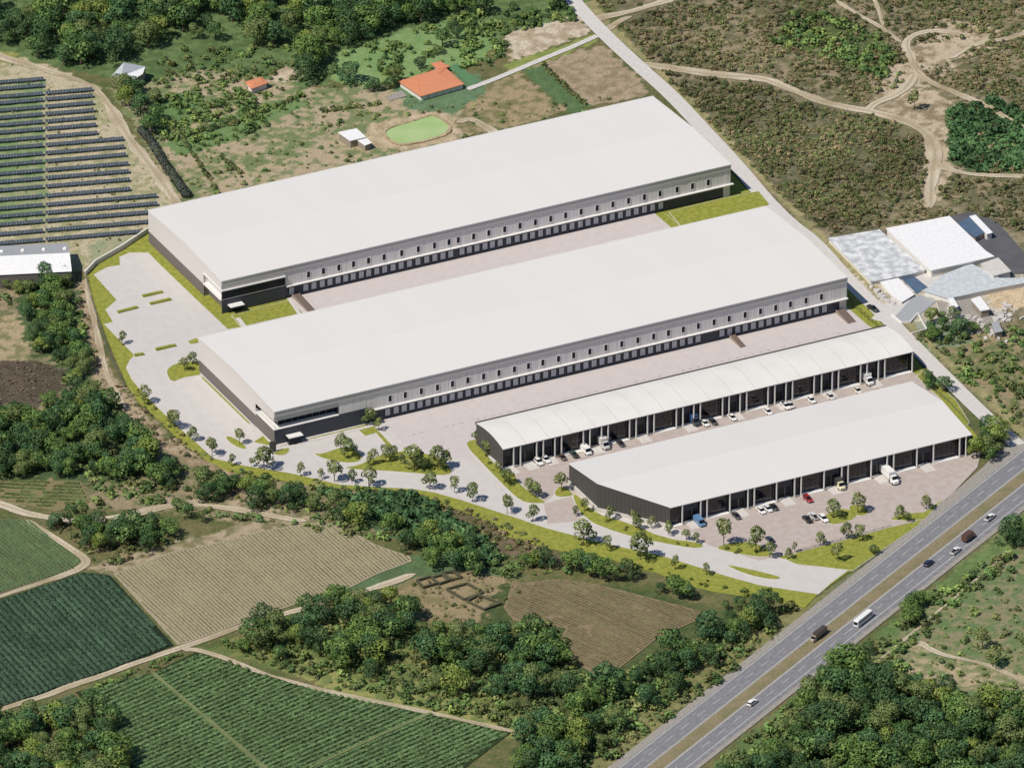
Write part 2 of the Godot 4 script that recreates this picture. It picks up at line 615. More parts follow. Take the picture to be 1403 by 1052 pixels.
func plant_groves() -> void:
	var counts := {}
	for w in wild:
		counts[w[3]] = counts.get(w[3], 0) + 1
	for w in wild:           # small clumps first, then from the viewer back
		w.append(w[4] + (2000.0 if counts[w[3]] <= 22 else 0.0))
	wild.sort_custom(func(a, b): return a[5] > b[5])
	var masses := {}
	var frame := {}          # how far each grove reaches across the picture and into it
	for w in wild:
		var on: float = w[0].x * RIGHT.x + w[0].y * RIGHT.z
		var g: Array = frame.get(w[3], [on, on, -w[4], -w[4]])
		frame[w[3]] = [minf(g[0], on), maxf(g[1], on), minf(g[2], -w[4]), maxf(g[3], -w[4])]
	var made := 0
	for w in wild:
		var kind := rng.randi() % 6
		if kind == 2 and rng.randf() < 0.5:
			kind = 4
		if made < 290:
			var g: Array = frame[w[3]]
			var on: float = (w[0].x * RIGHT.x + w[0].y * RIGHT.z - g[0]) / maxf(g[1] - g[0], 1.0)
			var deep: float = (-w[4] - g[2]) / maxf(g[3] - g[2], 1.0)
			var place: String = ["near", "middle", "far"][clampi(int(deep * 3), 0, 2)] + " " + ["left end", "left part", "centre", "right part", "right end"][clampi(int(on * 5), 0, 4)]
			var size := "low" if w[1] < 8.2 else ("tall" if w[1] > 10.2 else "medium")
			var look: String = ["dark green", "bluish green", "yellow-green", "fresh green", "very dark", "olive"][kind]
			tree("grove_tree", shared.forest[kind], w[0], w[1], rng.randf_range(0.85, 1.25), "%s %s tree at the %s of the %s" % [size, look, place, w[3].trim_prefix("trees of the ")], w[3])
			made += 1
		else:
			var key: String = w[3]
			if not masses.has(key):
				masses[key] = []
			masses[key].append([w, kind])
	for key in masses:
		var root := thing("woodland", "dense mass of dark green trees forming the " + key.trim_prefix("trees of the "), "woodland")
		root.set_meta("kind", "stuff")
		for kind in 6:
			var places: Array = masses[key].filter(func(e): return e[1] == kind)
			for part in 2:
				var mm := MultiMesh.new()
				mm.transform_format = MultiMesh.TRANSFORM_3D
				mm.mesh = shared.forest[kind][part]
				mm.instance_count = places.size()
				var r := RandomNumberGenerator.new()
				r.seed = kind + 17
				for i in places.size():
					var w: Array = places[i][0]
					var s: float = w[1] / shared.forest[kind][1].get_aabb().end.y
					var b := Basis(Vector3.UP, r.randf() * TAU).scaled(Vector3(s, s, s) * Vector3(1.05, 1, 1.05))
					mm.set_instance_transform(i, Transform3D(b, Vector3(w[0].x, 0, w[0].y)))
				var o := MultiMeshInstance3D.new()
				o.multimesh = mm
				o.material_override = M.bark if part == 0 else M.leaf
				o.name = "trunks" if part == 0 else "crowns"
				o.set_meta("kind", "stuff")
				root.add_child(o, true)


var cover := {}       # name -> [label, [ [mesh, transform, colour] ... ]]

func scatter(called: String, label: String, flat: Array, per_100: float, low: float, high: float, tones: Array, clump := 0.0, tuft := 0.0, holes: Array = []) -> void:
	# low plants over a patch of land, thinning out where a noise field is low
	var poly := poly2(flat)
	var area := 0.0
	for i in poly.size():
		area += poly[i].cross(poly[(i + 1) % poly.size()])
	area = absf(area) / 2
	var box := Rect2(poly[0], Vector2.ZERO)
	for p in poly:
		box = box.expand(p)
	if not cover.has(called):
		cover[called] = [label, []]
	var n := int(area / 100.0 * per_100 * 2.0)
	var tries := 0
	while n > 0 and tries < 400000:
		tries += 1
		var p := Vector2(rng.randf_range(box.position.x, box.end.x), rng.randf_range(box.position.y, box.end.y))
		if not inside(p, poly):
			continue
		n -= 1
		if N.get_noise_2d(p.x * 1.1, p.y * 1.1) + rng.randf_range(-0.25, 0.25) < clump - 0.35:
			continue
		var skip := on_way(p)
		for h in holes:
			if inside(p, h):
				skip = true
		if skip or absf(p.x * RIGHT.x + p.y * RIGHT.z) > 225 or absf(p.x * AWAY.x + p.y * AWAY.z) > 342:
			continue
		var size := lerpf(low, high, pow(rng.randf(), 2.0))
		var tone: Color = tones[rng.randi() % tones.size()] * rng.randf_range(0.75, 1.2)
		tone *= 1.0 + 0.6 * N.get_noise_2d(p.x * 0.33 + 70.0, p.y * 0.33)
		tone.a = 1
		var which: Mesh = shared.tuft if rng.randf() < tuft else shared.bush[rng.randi() % 4]
		var b := Basis(Vector3.UP, rng.randf() * TAU).scaled(Vector3(size, size * rng.randf_range(0.6, 1.0), size))
		cover[called][1].append([which, Transform3D(b, Vector3(p.x, -0.12, p.y)), tone])


func grow_cover() -> void:
	for called in cover:
		var by := {}
		for e in cover[called][1]:
			if not by.has(e[0]):
				by[e[0]] = []
			by[e[0]].append(e)
		if by.is_empty():
			continue
		var root := thing(called, cover[called][0], "scrub" if called != "weeds" else "weeds")
		root.set_meta("kind", "stuff")
		for mesh in by:
			var mm := MultiMesh.new()
			mm.transform_format = MultiMesh.TRANSFORM_3D
			mm.use_colors = true
			mm.mesh = mesh
			mm.instance_count = by[mesh].size()
			for i in by[mesh].size():
				mm.set_instance_transform(i, by[mesh][i][1])
				mm.set_instance_color(i, by[mesh][i][2])
			var o := MultiMeshInstance3D.new()
			o.multimesh = mm
			o.material_override = M.leaf
			o.name = "bushes"
			o.set_meta("kind", "stuff")
			root.add_child(o, true)


func crop_field(flat: Array, dir: Vector2, pitch: float, width: float, height: float, soil_a: Color, soil_b: Color, tones: Array, gaps := 0.0, wobble := 0.15, leafy := 0.0) -> void:
	var poly := poly2(flat)
	var st := begin()
	st.set_color(soil_a)
	prism(st, poly, -0.5, 0.02)
	var soil := struct("crop_field", st, M.earth)
	var d := dir.normalized()
	var s := Vector2(-d.y, d.x)
	poly = grown(poly, -0.9)
	var lo := 1e9
	var hi := -1e9
	var far := 0.0
	var mid := Vector2.ZERO
	for p in poly:
		mid += p / poly.size()
	for p in poly:
		lo = minf(lo, (p - mid).dot(s))
		hi = maxf(hi, (p - mid).dot(s))
		far = maxf(far, absf((p - mid).dot(d)))
	var k := 0
	while lo + (k + 0.5) * pitch < hi:
		var base := mid + s * (lo + (k + 0.5) * pitch)
		var row_tone := rng.randf_range(0.85, 1.12)
		for piece in Geometry2D.intersect_polyline_with_polygon(PackedVector2Array([base - d * far, base + d * far]), poly):
			var a: Vector2 = piece[0]
			var b: Vector2 = piece[piece.size() - 1]
			if absf((a.x + b.x) / 2 * RIGHT.x + (a.y + b.y) / 2 * RIGHT.z) > 240 or a.distance_to(b) < 1.5:
				continue
			var n := maxi(2, int(a.distance_to(b) / 0.9))
			st = begin()
			var last := []
			for i in n + 1:
				var c := a.lerp(b, float(i) / n)
				var bare := N.get_noise_2d(c.x * 1.7, c.y * 1.7) * 0.5 + 0.5 < gaps
				var row := []
				var shape := [[-0.5, 0.0], [-0.36, 0.75], [0.0, 1.0], [0.36, 0.75], [0.5, 0.0]]
				var h := height * (rng.randf_range(0.8, 1.15) if not bare else 0.12)
				for q in shape:
					var off: float = q[0] * width * rng.randf_range(0.8, 1.2) + rng.randf_range(-wobble, wobble) * width
					var y: float = q[1] * h * rng.randf_range(0.8, 1.1)
					var tone: Color = tones[rng.randi() % tones.size()] * rng.randf_range(0.86, 1.14) * row_tone * (1.0 + 0.3 * N.get_noise_2d(c.x, c.y))
					if bare:
						tone = tone.lerp(soil_b, 0.7)
					tone.a = 1
					row.append([Vector3(c.x + s.x * off, 0.01 + y, c.y + s.y * off), tone])
				if last.size():
					for q in 4:
						st.set_smooth_group(-1)
						for v in [last[q], row[q], row[q + 1], last[q], row[q + 1], last[q + 1]]:
							st.set_color(v[1])
							st.add_vertex(v[0])
				last = row
			if leafy > 0.0:
				for i in int(a.distance_to(b) / 0.42):
					var c := a.lerp(b, (i + rng.randf()) / (a.distance_to(b) / 0.42))
					var off := rng.randf_range(-0.5, 0.5) * width
					var z := leafy * rng.randf_range(0.6, 1.3)
					var p := Vector3(c.x + s.x * off, height * rng.randf_range(0.75, 1.3) * (1.0 - 0.9 * pow(off / width * 1.4, 2.0)), c.y + s.y * off)
					var u := Vector3(rng.randfn(), rng.randfn() * 0.35, rng.randfn()).normalized() * z
					var v := u.cross(Vector3(rng.randfn() * 0.4, 1, rng.randfn() * 0.4)).normalized() * z * 0.6
					var tone: Color = tones[rng.randi() % tones.size()] * rng.randf_range(0.8, 1.3) * row_tone
					tone.a = 1
					st.set_color(tone)
					for q in [p - u, p + v, p + u, p - u, p + u, p - v]:
						st.add_vertex(q)
			st.generate_normals()
			obj("crop_row", st, M.crop, soil)
		k += 1


# ---------------------------------------------------------------- sheds

func dock_door_mesh() -> Array:
	# a sectional door in its black seal: [seal, panels, light strip]
	var seal := begin()
	for e in [[-1.3, -1.05], [1.05, 1.3]]:
		bx(seal, e[0], e[1], 0, 3.2, 0.0, 0.14)
	bx(seal, -1.05, 1.05, 2.95, 3.2, 0.0, 0.14)
	bx(seal, -1.05, 1.05, -0.25, 0.0, 0.0, 0.35)
	var leafs := begin()
	for k in 4:
		bx(leafs, -1.04, -0.03, 0.02 + k * 0.735, 0.71 + k * 0.735, 0.02, 0.10)
		bx(leafs, 0.03, 1.04, 0.02 + k * 0.735, 0.71 + k * 0.735, 0.02, 0.10)
	return [seal.commit(), leafs.commit()]


func window_mesh() -> Array:
	var f := begin()
	bx(f, -0.82, -0.66, -1.45, 1.45, 0, 0.1)
	bx(f, 0.66, 0.82, -1.45, 1.45, 0, 0.1)
	bx(f, -0.66, 0.66, 1.3, 1.45, 0, 0.1)
	bx(f, -0.66, 0.66, -1.45, -1.3, 0, 0.14)
	var p := begin()
	bx(p, -0.66, 0.66, -1.3, 1.3, 0.01, 0.05)
	return [f.commit(), p.commit()]


func gable_roof(x0: float, x1: float, z0: float, z1: float, h: float, rise: float, bays: int) -> SurfaceTool:
	var st := begin()
	var zm := (z0 + z1) / 2
	var r := RandomNumberGenerator.new()
	r.seed = int(x0 * 10) + 999
	for k in bays:
		var a := lerpf(x0, x1, float(k) / bays)
		var b := lerpf(x0, x1, (k + 1.0) / bays)
		for side in 2:
			var t := r.randf_range(0.985, 1.0) * 0.70
			st.set_color(Color(t, t * 0.985, t * 0.95))
			var ze := z0 if side == 0 else z1
			if side == 0:
				quad(st, Vector3(a, h, ze), Vector3(b, h, ze), Vector3(b, h + rise, zm), Vector3(a, h + rise, zm))
			else:
				quad(st, Vector3(a, h + rise, zm), Vector3(b, h + rise, zm), Vector3(b, h, ze), Vector3(a, h, ze))
	return st


func gable_wall(st: SurfaceTool, x: float, t: float, z0: float, z1: float, y0: float, h: float, rise: float) -> void:
	# an end wall from x to x + t with a pitched top
	var zm := (z0 + z1) / 2
	for e in [[z0, zm, h, h + rise], [zm, z1, h + rise, h]]:
		hexa(st, [Vector3(x, y0, e[1]), Vector3(x + t, y0, e[1]), Vector3(x + t, y0, e[0]), Vector3(x, y0, e[0]), Vector3(x, e[3], e[1]), Vector3(x + t, e[3], e[1]), Vector3(x + t, e[2], e[0]), Vector3(x, e[2], e[0])])


func ribbed_front(x0: float, x1: float, y0: float, y1: float, z: float, seed_at: int) -> SurfaceTool:
	# upright cladding panels of uneven widths with open joints
	var st := begin()
	var r := RandomNumberGenerator.new()
	r.seed = seed_at
	var x := x0
	while x < x1 - 0.05:
		var w: float = minf([0.9, 0.9, 1.35, 1.8][r.randi() % 4], x1 - x)
		var t := r.randf_range(0.93, 1.02)
		st.set_color(Color(0.76, 0.735, 0.72) * t)
		bx(st, x + 0.03, x + w - 0.03, y0, y1, z - 0.2, z + r.randf_range(-0.02, 0.04))
		x += w
	return st


func warehouse(label: String, x0: float, x1: float, z0: float, z1: float, h: float, doors: Array, windows: Array, style: int) -> Node3D:
	var t := thing("warehouse", label, "warehouse")
	var rise := 1.5
	var low := 5.1            # top of the dark dock wall
	var band := h - 2.5       # underside of the fascia
	var glass_l := 27.0       # length of the glazed office corner along the front
	var glass_s := 16.0       # and along the end wall
	var st := gable_roof(x0 - 0.1, x1 + 0.1, z0 - 0.1, z1 + 0.35, h, rise, 30)
	var roof := obj("roof", st, M.roof_panel, t)
	st = begin()
	bar(st, Vector3(x0 - 0.05, h - 0.2, z0 - 0.2), Vector3(x1 + 0.05, h - 0.2, z0 - 0.2), 0.3, 0.35)
	bar(st, Vector3(x0 - 0.1, h - 0.28, z1 + 0.42), Vector3(x1 + 0.1, h - 0.28, z1 + 0.42), 0.24, 0.4)
	obj("eave_trim", st, M.trim_white, roof)
	st = begin()
	bx(st, x0 + 0.3, x1 - 0.3, -0.3, h - 0.35, z0, z0 + 0.3)
	obj("rear_wall", st, M.wall_light, t)
	st = begin()
	gable_wall(st, x1 - 0.3, 0.3, z0, z1, low, h - 0.05, rise)
	obj("end_wall", st, M.wall_light, t)
	st = begin()
	bx(st, x1 - 0.3, x1, -0.3, low, z0, z1 - 0.3)
	obj("base_wall", st, M.wall_dark, t)
	# left end wall with the opening of the office corner
	var o0 := 6.7             # office floor edge
	var o1 := 10.1 if style == 2 else 9.8
	var zc := z1 - glass_s
	st = begin()
	gable_wall(st, x0, 0.3, z0, z1, o1, h - 0.05, rise)
	bx(st, x0, x0 + 0.3, low, o1, z0, zc)
	obj("end_wall", st, M.wall_light, t)
	st = begin()
	bx(st, x0 + 0.05, x0 + 0.3, -0.3, low, z0, zc)
	obj("base_wall", st, M.wall_dark, t)
	# front: fascia, ribbed cladding, canopy, dock wall
	st = begin()
	bx(st, x0, x1, band, h - 0.05, z1 - 0.1, z1 + 0.35)
	obj("fascia", st, M.fascia, t)
	st = begin()
	bx(st, x0, x1, band - 0.14, band, z1 - 0.1, z1 + 0.18)
	obj("gutter", st, M.gutter, t)
	var panel_from := x0 + glass_l
	obj("cladding", ribbed_front(panel_from, x1, low + 0.4, band - 0.14, z1 + 0.05, int(h * 100)), M.wall_rib, t)
	st = begin()
	bx(st, panel_from, x1 - 0.3, low + 0.4, band, z1 - 0.35, z1 - 0.16)
	obj("front_wall", st, M.gutter, t)
	var can_from := panel_from + (12.0 if style == 2 else 0.5)
	st = begin()
	bx(st, can_from, x1 + (1.0 if style == 1 else 0.1), low, low + 0.4, z1 - 0.2, z1 + 1.05)
	obj("canopy", st, M.trim_white, t)
	st = begin()
	bx(st, x0 + 0.6, x1 - 3.2, -0.3, low, z1 - 0.5, z1 - 0.1)
	obj("dock_wall", st, M.wall_black, t)
	st = begin()
	bx(st, x1 - 3.2, x1 - 0.3, -0.3, low, z1 - 0.5, z1 + 0.1)
	obj("corner_wall", st, M.wall_light, t)
	for x in doors:
		var d := Node3D.new()
		d.name = "dock_door"
		t.add_child(d, true)
		d.position = Vector3(x, 1.2, z1 - 0.1)
		put("door_seal", shared.dock_door[0], M.door_seal, d)
		put("door_leaf", shared.dock_door[1], M.door_panel, d)
	for x in windows:
		var w := put("window", shared.window[0], M.trim_white, t, Vector3(x, low + 0.4 + (band - low) * 0.42, z1 + 0.1))
		put("pane", shared.window[1], M.glass_dark, w)
	# the office corner
	if style == 2:            # an open terrace cut into the corner, dark plinth below
		st = begin()
		bx(st, x0 + 0.02, panel_from + 12.0, -0.3, o0 - 0.25, z1 - 0.05, z1 + 0.3)
		bx(st, panel_from, panel_from + 12.0, o0 - 0.25, o0, z1 - 0.05, z1 + 0.1)
		obj("office_wall", st, M.wall_black, t)
		st = begin()
		bx(st, x0 + 0.02, x0 + 0.3, -0.3, o0 - 0.25, zc, z1 - 0.05)
		obj("office_wall", st, M.wall_dark, t)
		st = begin()
		bx(st, x0 - 0.3, panel_from, o0 - 0.25, o0 + 0.1, zc, z1 + 0.45)
		obj("terrace_floor", st, M.trim_white, t)
		st = begin()
		bx(st, x0 + 2.6, panel_from, o0 + 0.25, o1, z1 - 2.9, z1 - 2.6)
		bx(st, x0 + 2.6, x0 + 2.9, o0 + 0.25, o1, zc, z1 - 2.9)
		var gl := obj("terrace_glazing", st, M.glass_dark, t)
		st = begin()
		for k in 9:
			bx(st, x0 + 2.6 + k * 2.9, x0 + 2.72 + k * 2.9, o0 + 0.25, o1, z1 - 2.6, z1 - 2.5)
		obj("mullion", st, M.gutter, gl)
		st = begin()
		bx(st, x0 + 0.1, panel_from, o1, o1 + 0.25, zc, z1 - 0.1)
		obj("terrace_soffit", st, M.fascia, t)
		st = begin()
		bx(st, panel_from - 0.3, panel_from, o0 + 0.25, o1, z1 - 2.6, z1 + 0.1)
		bx(st, x0, x0 + 2.6, o0 + 0.25, o1, zc - 0.3, zc)
		obj("reveal", st, M.wall_black, t)
		st = begin()
		bx(st, x0, panel_from, o1, band - 0.14, z1 - 0.25, z1 + 0.08)
		obj("parapet_band", st, M.fascia, t)
		st = begin()
		bx(st, x0 - 0.1, x0 + 0.06, o0 + 1.35, o0 + 1.5, zc, z1)
		obj("railing", st, M.trim_white, t)
	else:                     # a glazed block that stands a little proud of the front
		st = begin()
		bx(st, x0 + 0.02, panel_from, -0.3, o0 - 0.7, z1 - 0.1, z1 + 0.66)
		obj("office_wall", st, M.wall_black, t)
		st = begin()
		bx(st, x0 + 0.02, panel_from, o0 - 0.55, o1 - 0.1, z1 - 0.1, z1 + 0.62)
		var gl := obj("office_glazing", st, M.glass_dark, t)
		st = begin()
		for k in 10:
			bx(st, x0 + 0.1 + k * 2.96, x0 + 0.22 + k * 2.96, o0 - 0.55, o1 - 0.1, z1 + 0.62, z1 + 0.68)
		obj("mullion", st, M.door_black, gl)
		st = begin()
		bx(st, x0 - 0.15, panel_from + 0.05, o0 - 0.7, o0 - 0.55, z1 - 0.1, z1 + 0.8)
		obj("floor_line", st, M.gutter, t)
		st = begin()
		bx(st, x0 - 0.3, panel_from + 0.1, o1 - 0.1, o1 + 0.3, z1 - 0.1, z1 + 0.95)
		bx(st, x0 - 0.3, x0 + 0.4, o1 - 0.1, o1 + 0.3, zc, z1 - 0.1)
		obj("white_beam", st, M.trim_white, t)
		st = begin()
		bx(st, x0, panel_from, o1 + 0.3, band - 0.14, z1 - 0.25, z1 + 0.34)
		obj("parapet_band", st, M.fascia, t)
		st = begin()
		bx(st, x0 - 0.3, x0 + 1.9, o0 - 1.5, o0 - 0.9, zc, z1 - 0.1)
		obj("balcony_slab", st, M.trim_white, t)
		st = begin()
		bx(st, x0 + 1.6, x0 + 1.9, o0 - 0.9, o1 - 0.1, zc, z1 - 0.1)
		bx(st, x0 + 0.02, x0 + 1.6, o0 - 0.9, o1 - 0.1, zc - 0.3, zc)
		obj("balcony_wall", st, M.wall_light, t)
		st = begin()
		bx(st, x0 + 2.2, x0 + 2.5, -0.3, o0 - 1.5, zc, z1 - 0.1)
		bx(st, x0 + 0.02, x0 + 2.2, -0.3, o0 - 0.9, zc - 0.3, zc)
		obj("office_wall", st, M.wall_dark, t)
	# entrance porch
	var px := x0 + (2.2 if style == 1 else 4.5)
	st = begin()
	bx(st, px, px + 6.0, 3.3, 3.6, z1 + 0.6, z1 + 3.6)
	var porch := obj("entrance_canopy", st, M.trim_white, t)
	st = begin()
	bx(st, px + 0.4, px + 5.6, 0, 3.3, z1 + 0.66, z1 + (2.8 if style == 2 else 1.2))
	obj("entrance_glazing", st, M.glass_dark, porch)
	return t


# ---------------------------------------------------------------- small units

func unit_shed(label: String, x0: float, x1: float, z0: float, z1: float, h: float, top: Callable, columns: Array, spans: Array, slanted: float) -> Node3D:
	# a row of rental units: a roof on a line of pale columns, tinted glazing set back behind them.
	# top(z) is the roof's height; spans are [from, to, kind] with kind 0 glazing, 1 loading bay, 2 dark pier
	var t := thing("unit_building", label, "building")
	var zg := z1 - 1.6
	var st := begin()
	bx(st, x0 + slanted + 0.4, x1 - 0.4, -0.3, 0.12, z0 + 0.3, z1 - 0.1)
	obj("floor_slab", st, M.gutter, t)
	st = begin()
	bx(st, x0 + 0.3, x1 - 0.3, -0.3, h - 0.2, z0, z0 + 0.3)
	obj("rear_wall", st, M.wall_slate, t)
	st = begin()
	var k := 0
	while x0 + slanted + 10.0 + k * 19.6 < x1 - 4:
		var x := x0 + slanted + 10.0 + k * 19.6
		bx(st, x, x + 0.2, 0.12, h - 0.3, z0 + 0.3, zg - 0.2)
		k += 1
	obj("dividing_wall", st, M.gutter, t)
	for c in columns:
		st = begin()
		bx(st, c - 0.2, c + 0.2, -0.2, h - 0.12, z1 + 0.1, z1 + 0.5)
		obj("column", st, M.column, t)
	for s in spans:
		st = begin()
		match int(s[2]):
			0:
				bx(st, s[0], s[1], 0.5, h - 0.6, zg, zg + 0.06)
				var g := obj("shop_glazing", st, M.glass_tint, t)
				st = begin()
				var n := maxi(2, int(round((s[1] - s[0]) / 2.3)))
				for i in n + 1:
					var x: float = lerpf(s[0], s[1] - 0.1, float(i) / n)
					bx(st, x, x + 0.1, 0.5, h - 0.6, zg + 0.06, zg + 0.14)
				bx(st, s[0], s[1], h * 0.55, h * 0.55 + 0.12, zg + 0.06, zg + 0.13)
				obj("mullion", st, M.wall_black, g)
				st = begin()
				bx(st, s[0] + 0.1, s[1] - 0.1, -0.2, 0.45, zg - 0.05, z1 + 0.9)
				obj("sill", st, M.trim_white, g)
			1:
				bx(st, s[0], s[1], 4.6, h - 0.3, zg - 0.3, zg)
				bx(st, s[0], s[0] + 0.8, 0.12, 4.6, zg - 0.3, zg)
				bx(st, s[1] - 0.5, s[1], 0.12, 4.6, zg - 0.3, zg)
				var d := obj("loading_bay", st, M.wall_black, t)
				st = begin()
				for i in 6:
					bx(st, s[0] + 0.8, s[1] - 0.5, 0.2 + i * 0.73, 0.88 + i * 0.73, zg - 0.34, zg - 0.26)
				obj("roller_door", st, M.door_black, d)
				st = begin()
				var m: float = (s[0] + s[1]) / 2
				hexa(st, [Vector3(m - 2.2, -0.2, z1 + 5.0), Vector3(m + 2.2, -0.2, z1 + 5.0), Vector3(m + 2.2, -0.2, zg), Vector3(m - 2.2, -0.2, zg), Vector3(m - 2.2, 0.1, z1 + 5.0), Vector3(m + 2.2, 0.1, z1 + 5.0), Vector3(m + 2.2, 0.5, zg), Vector3(m - 2.2, 0.5, zg)])
				obj("loading_ramp", st, M.concrete_light, d)
			2:
				bx(st, s[0], s[1], 0.0, h - 0.3, zg - 0.1, zg + 0.2)
				obj("pier", st, M.wall_black, t)
	return t


func slate_wall(parent: Node3D, a: Vector2, b: Vector2, y0: float, ya: float, yb: float) -> void:
	# a dark wall of upright ribs from a to b whose top runs from ya to yb
	var st := begin()
	var n := maxi(3, int(a.distance_to(b) / 0.55))
	var d := (b - a).normalized()
	var s := Vector2(-d.y, d.x)
	for i in n:
		var p := a.lerp(b, float(i) / n)
		var q := a.lerp(b, (i + (0.86 if i < n - 1 else 1.0)) / n)
		var o := s * (0.16 if i % 3 else 0.11)
		var h0 := lerpf(ya, yb, float(i) / n)
		var h1 := lerpf(ya, yb, (i + 1.0) / n)
		hexa(st, [Vector3(p.x - o.x, y0, p.y - o.y), Vector3(p.x + o.x, y0, p.y + o.y), Vector3(q.x + o.x, y0, q.y + o.y), Vector3(q.x - o.x, y0, q.y - o.y), Vector3(p.x - o.x, h0, p.y - o.y), Vector3(p.x + o.x, h0, p.y + o.y), Vector3(q.x + o.x, h1, q.y + o.y), Vector3(q.x - o.x, h1, q.y - o.y)])
	var w := obj("side_wall", st, M.wall_slate, parent)
	st = begin()
	var e := s * 0.08
	hexa(st, [Vector3(a.x - e.x, y0, a.y - e.y), Vector3(a.x + e.x, y0, a.y + e.y), Vector3(b.x + e.x, y0, b.y + e.y), Vector3(b.x - e.x, y0, b.y - e.y), Vector3(a.x - e.x, ya - 0.05, a.y - e.y), Vector3(a.x + e.x, ya - 0.05, a.y + e.y), Vector3(b.x + e.x, yb - 0.05, b.y + e.y), Vector3(b.x - e.x, yb - 0.05, b.y - e.y)])
	obj("wall_core", st, M.wall_black, w)


func plinth_wall(parent: Node3D, a: Vector2, b: Vector2, h: float) -> void:
	var st := begin()
	bar(st, Vector3(a.x, -0.3, a.y), Vector3(b.x, -0.3, b.y), 0.7, h + 0.3)
	obj("plinth", st, M.concrete_light, parent)


# ---------------------------------------------------------------- other buildings

func block(called: String, label: String, flat: Array, h: float, roof: String, wall: String, thick := 0.25, over := 0.3) -> Node3D:
	# flat-roofed building on the outline given: walls and an overhanging roof sheet
	var t := thing(called, label, "building")
	var p := poly2(flat)
	var st := begin()
	prism(st, grown(p, -0.05), -0.3, h)
	obj("wall", st, M[wall], t)
	st = begin()
	prism(st, grown(p, over), h + 0.01, h + thick)
	obj("roof", st, M[roof], t)
	return t


func on_edge(a: Vector2, b: Vector2, f: float) -> Vector2:
	return a.lerp(b, f)


# ---------------------------------------------------------------- vehicles

func loft(st: SurfaceTool, rows: Array) -> void:
	# rows along the length: [x, half width at the foot, y foot, half width at the top, y top]
	for i in rows.size() - 1:
		var p: Array = rows[i]
		var q: Array = rows[i + 1]
		var a := [Vector3(p[0], p[2], p[1]), Vector3(p[0], (p[2] * 0.35 + p[4] * 0.65), p[1] * 1.02), Vector3(p[0], p[4], p[3]), Vector3(p[0], p[4], -p[3]), Vector3(p[0], (p[2] * 0.35 + p[4] * 0.65), -p[1] * 1.02), Vector3(p[0], p[2], -p[1])]
		var b := [Vector3(q[0], q[2], q[1]), Vector3(q[0], (q[2] * 0.35 + q[4] * 0.65), q[1] * 1.02), Vector3(q[0], q[4], q[3]), Vector3(q[0], q[4], -q[3]), Vector3(q[0], (q[2] * 0.35 + q[4] * 0.65), -q[1] * 1.02), Vector3(q[0], q[2], -q[1])]
		for k in 5:
			quad(st, a[k], a[k + 1], b[k + 1], b[k])
		if i == 0:
			quad(st, a[0], a[5], a[4], a[1])
			quad(st, a[1], a[4], a[3], a[2])
		if i == rows.size() - 2:
			quad(st, b[0], b[1], b[4], b[5])
			quad(st, b[1], b[2], b[3], b[4])


func wheels(t: Node3D, xs: Array, half: float, r: float) -> void:
	var key := "wheel%.2f" % r
	if not shared.has(key):
		var st := begin()
		for k in 12:
			var a := TAU * k / 12
			var b := TAU * (k + 1) / 12
			var p := Vector3(cos(a), sin(a), 0)
			var q := Vector3(cos(b), sin(b), 0)
			var w := Vector3(0, 0, r * 0.32)
			quad(st, p * r - w, q * r - w, q * r + w, p * r + w)
			quad(st, p * r + w, q * r + w, q * r * 0.6 + w, p * r * 0.6 + w)
			quad(st, q * r - w, p * r - w, p * r * 0.6 - w, q * r * 0.6 - w)
		var rim := begin()
		for k in 12:
			var a := TAU * k / 12
			var b := TAU * (k + 1) / 12
			for s in [-1, 1]:
				tri(rim, Vector3(0, 0, s * r * 0.26), Vector3(cos(a) * r * 0.6, sin(a) * r * 0.6, s * r * 0.3), Vector3(cos(b) * r * 0.6, sin(b) * r * 0.6, s * r * 0.3))
		shared[key] = [st.commit(), rim.commit()]
	for x in xs:
		for s in [-1, 1]:
			var w := Node3D.new()
			w.name = "wheel"
			t.add_child(w, true)
			w.position = Vector3(x, r, s * half)
			put("tyre", shared[key][0], M.tyre, w)
			put("rim", shared[key][1], M.rim, w)


func paint(color: Color) -> StandardMaterial3D:
	var key := "paint" + color.to_html()
	if not M.has(key):
		var m := mat(key, color, 0.35)
		m.clearcoat_enabled = true
		m.clearcoat = 0.6
	return M[key]


func lamps(t: Node3D, front: float, rear: float, half: float, y: float) -> void:
	for s in [-1, 1]:
		var st := begin()
		bx(st, front - 0.12, front + 0.03, y - 0.09, y + 0.09, s * half - 0.2, s * half + 0.2)
		obj("headlight", st, M.headlight, t)
		st = begin()
		bx(st, rear - 0.03, rear + 0.1, y - 0.02, y + 0.2, s * half - 0.14, s * half + 0.14)
		obj("taillight", st, M.taillight, t)


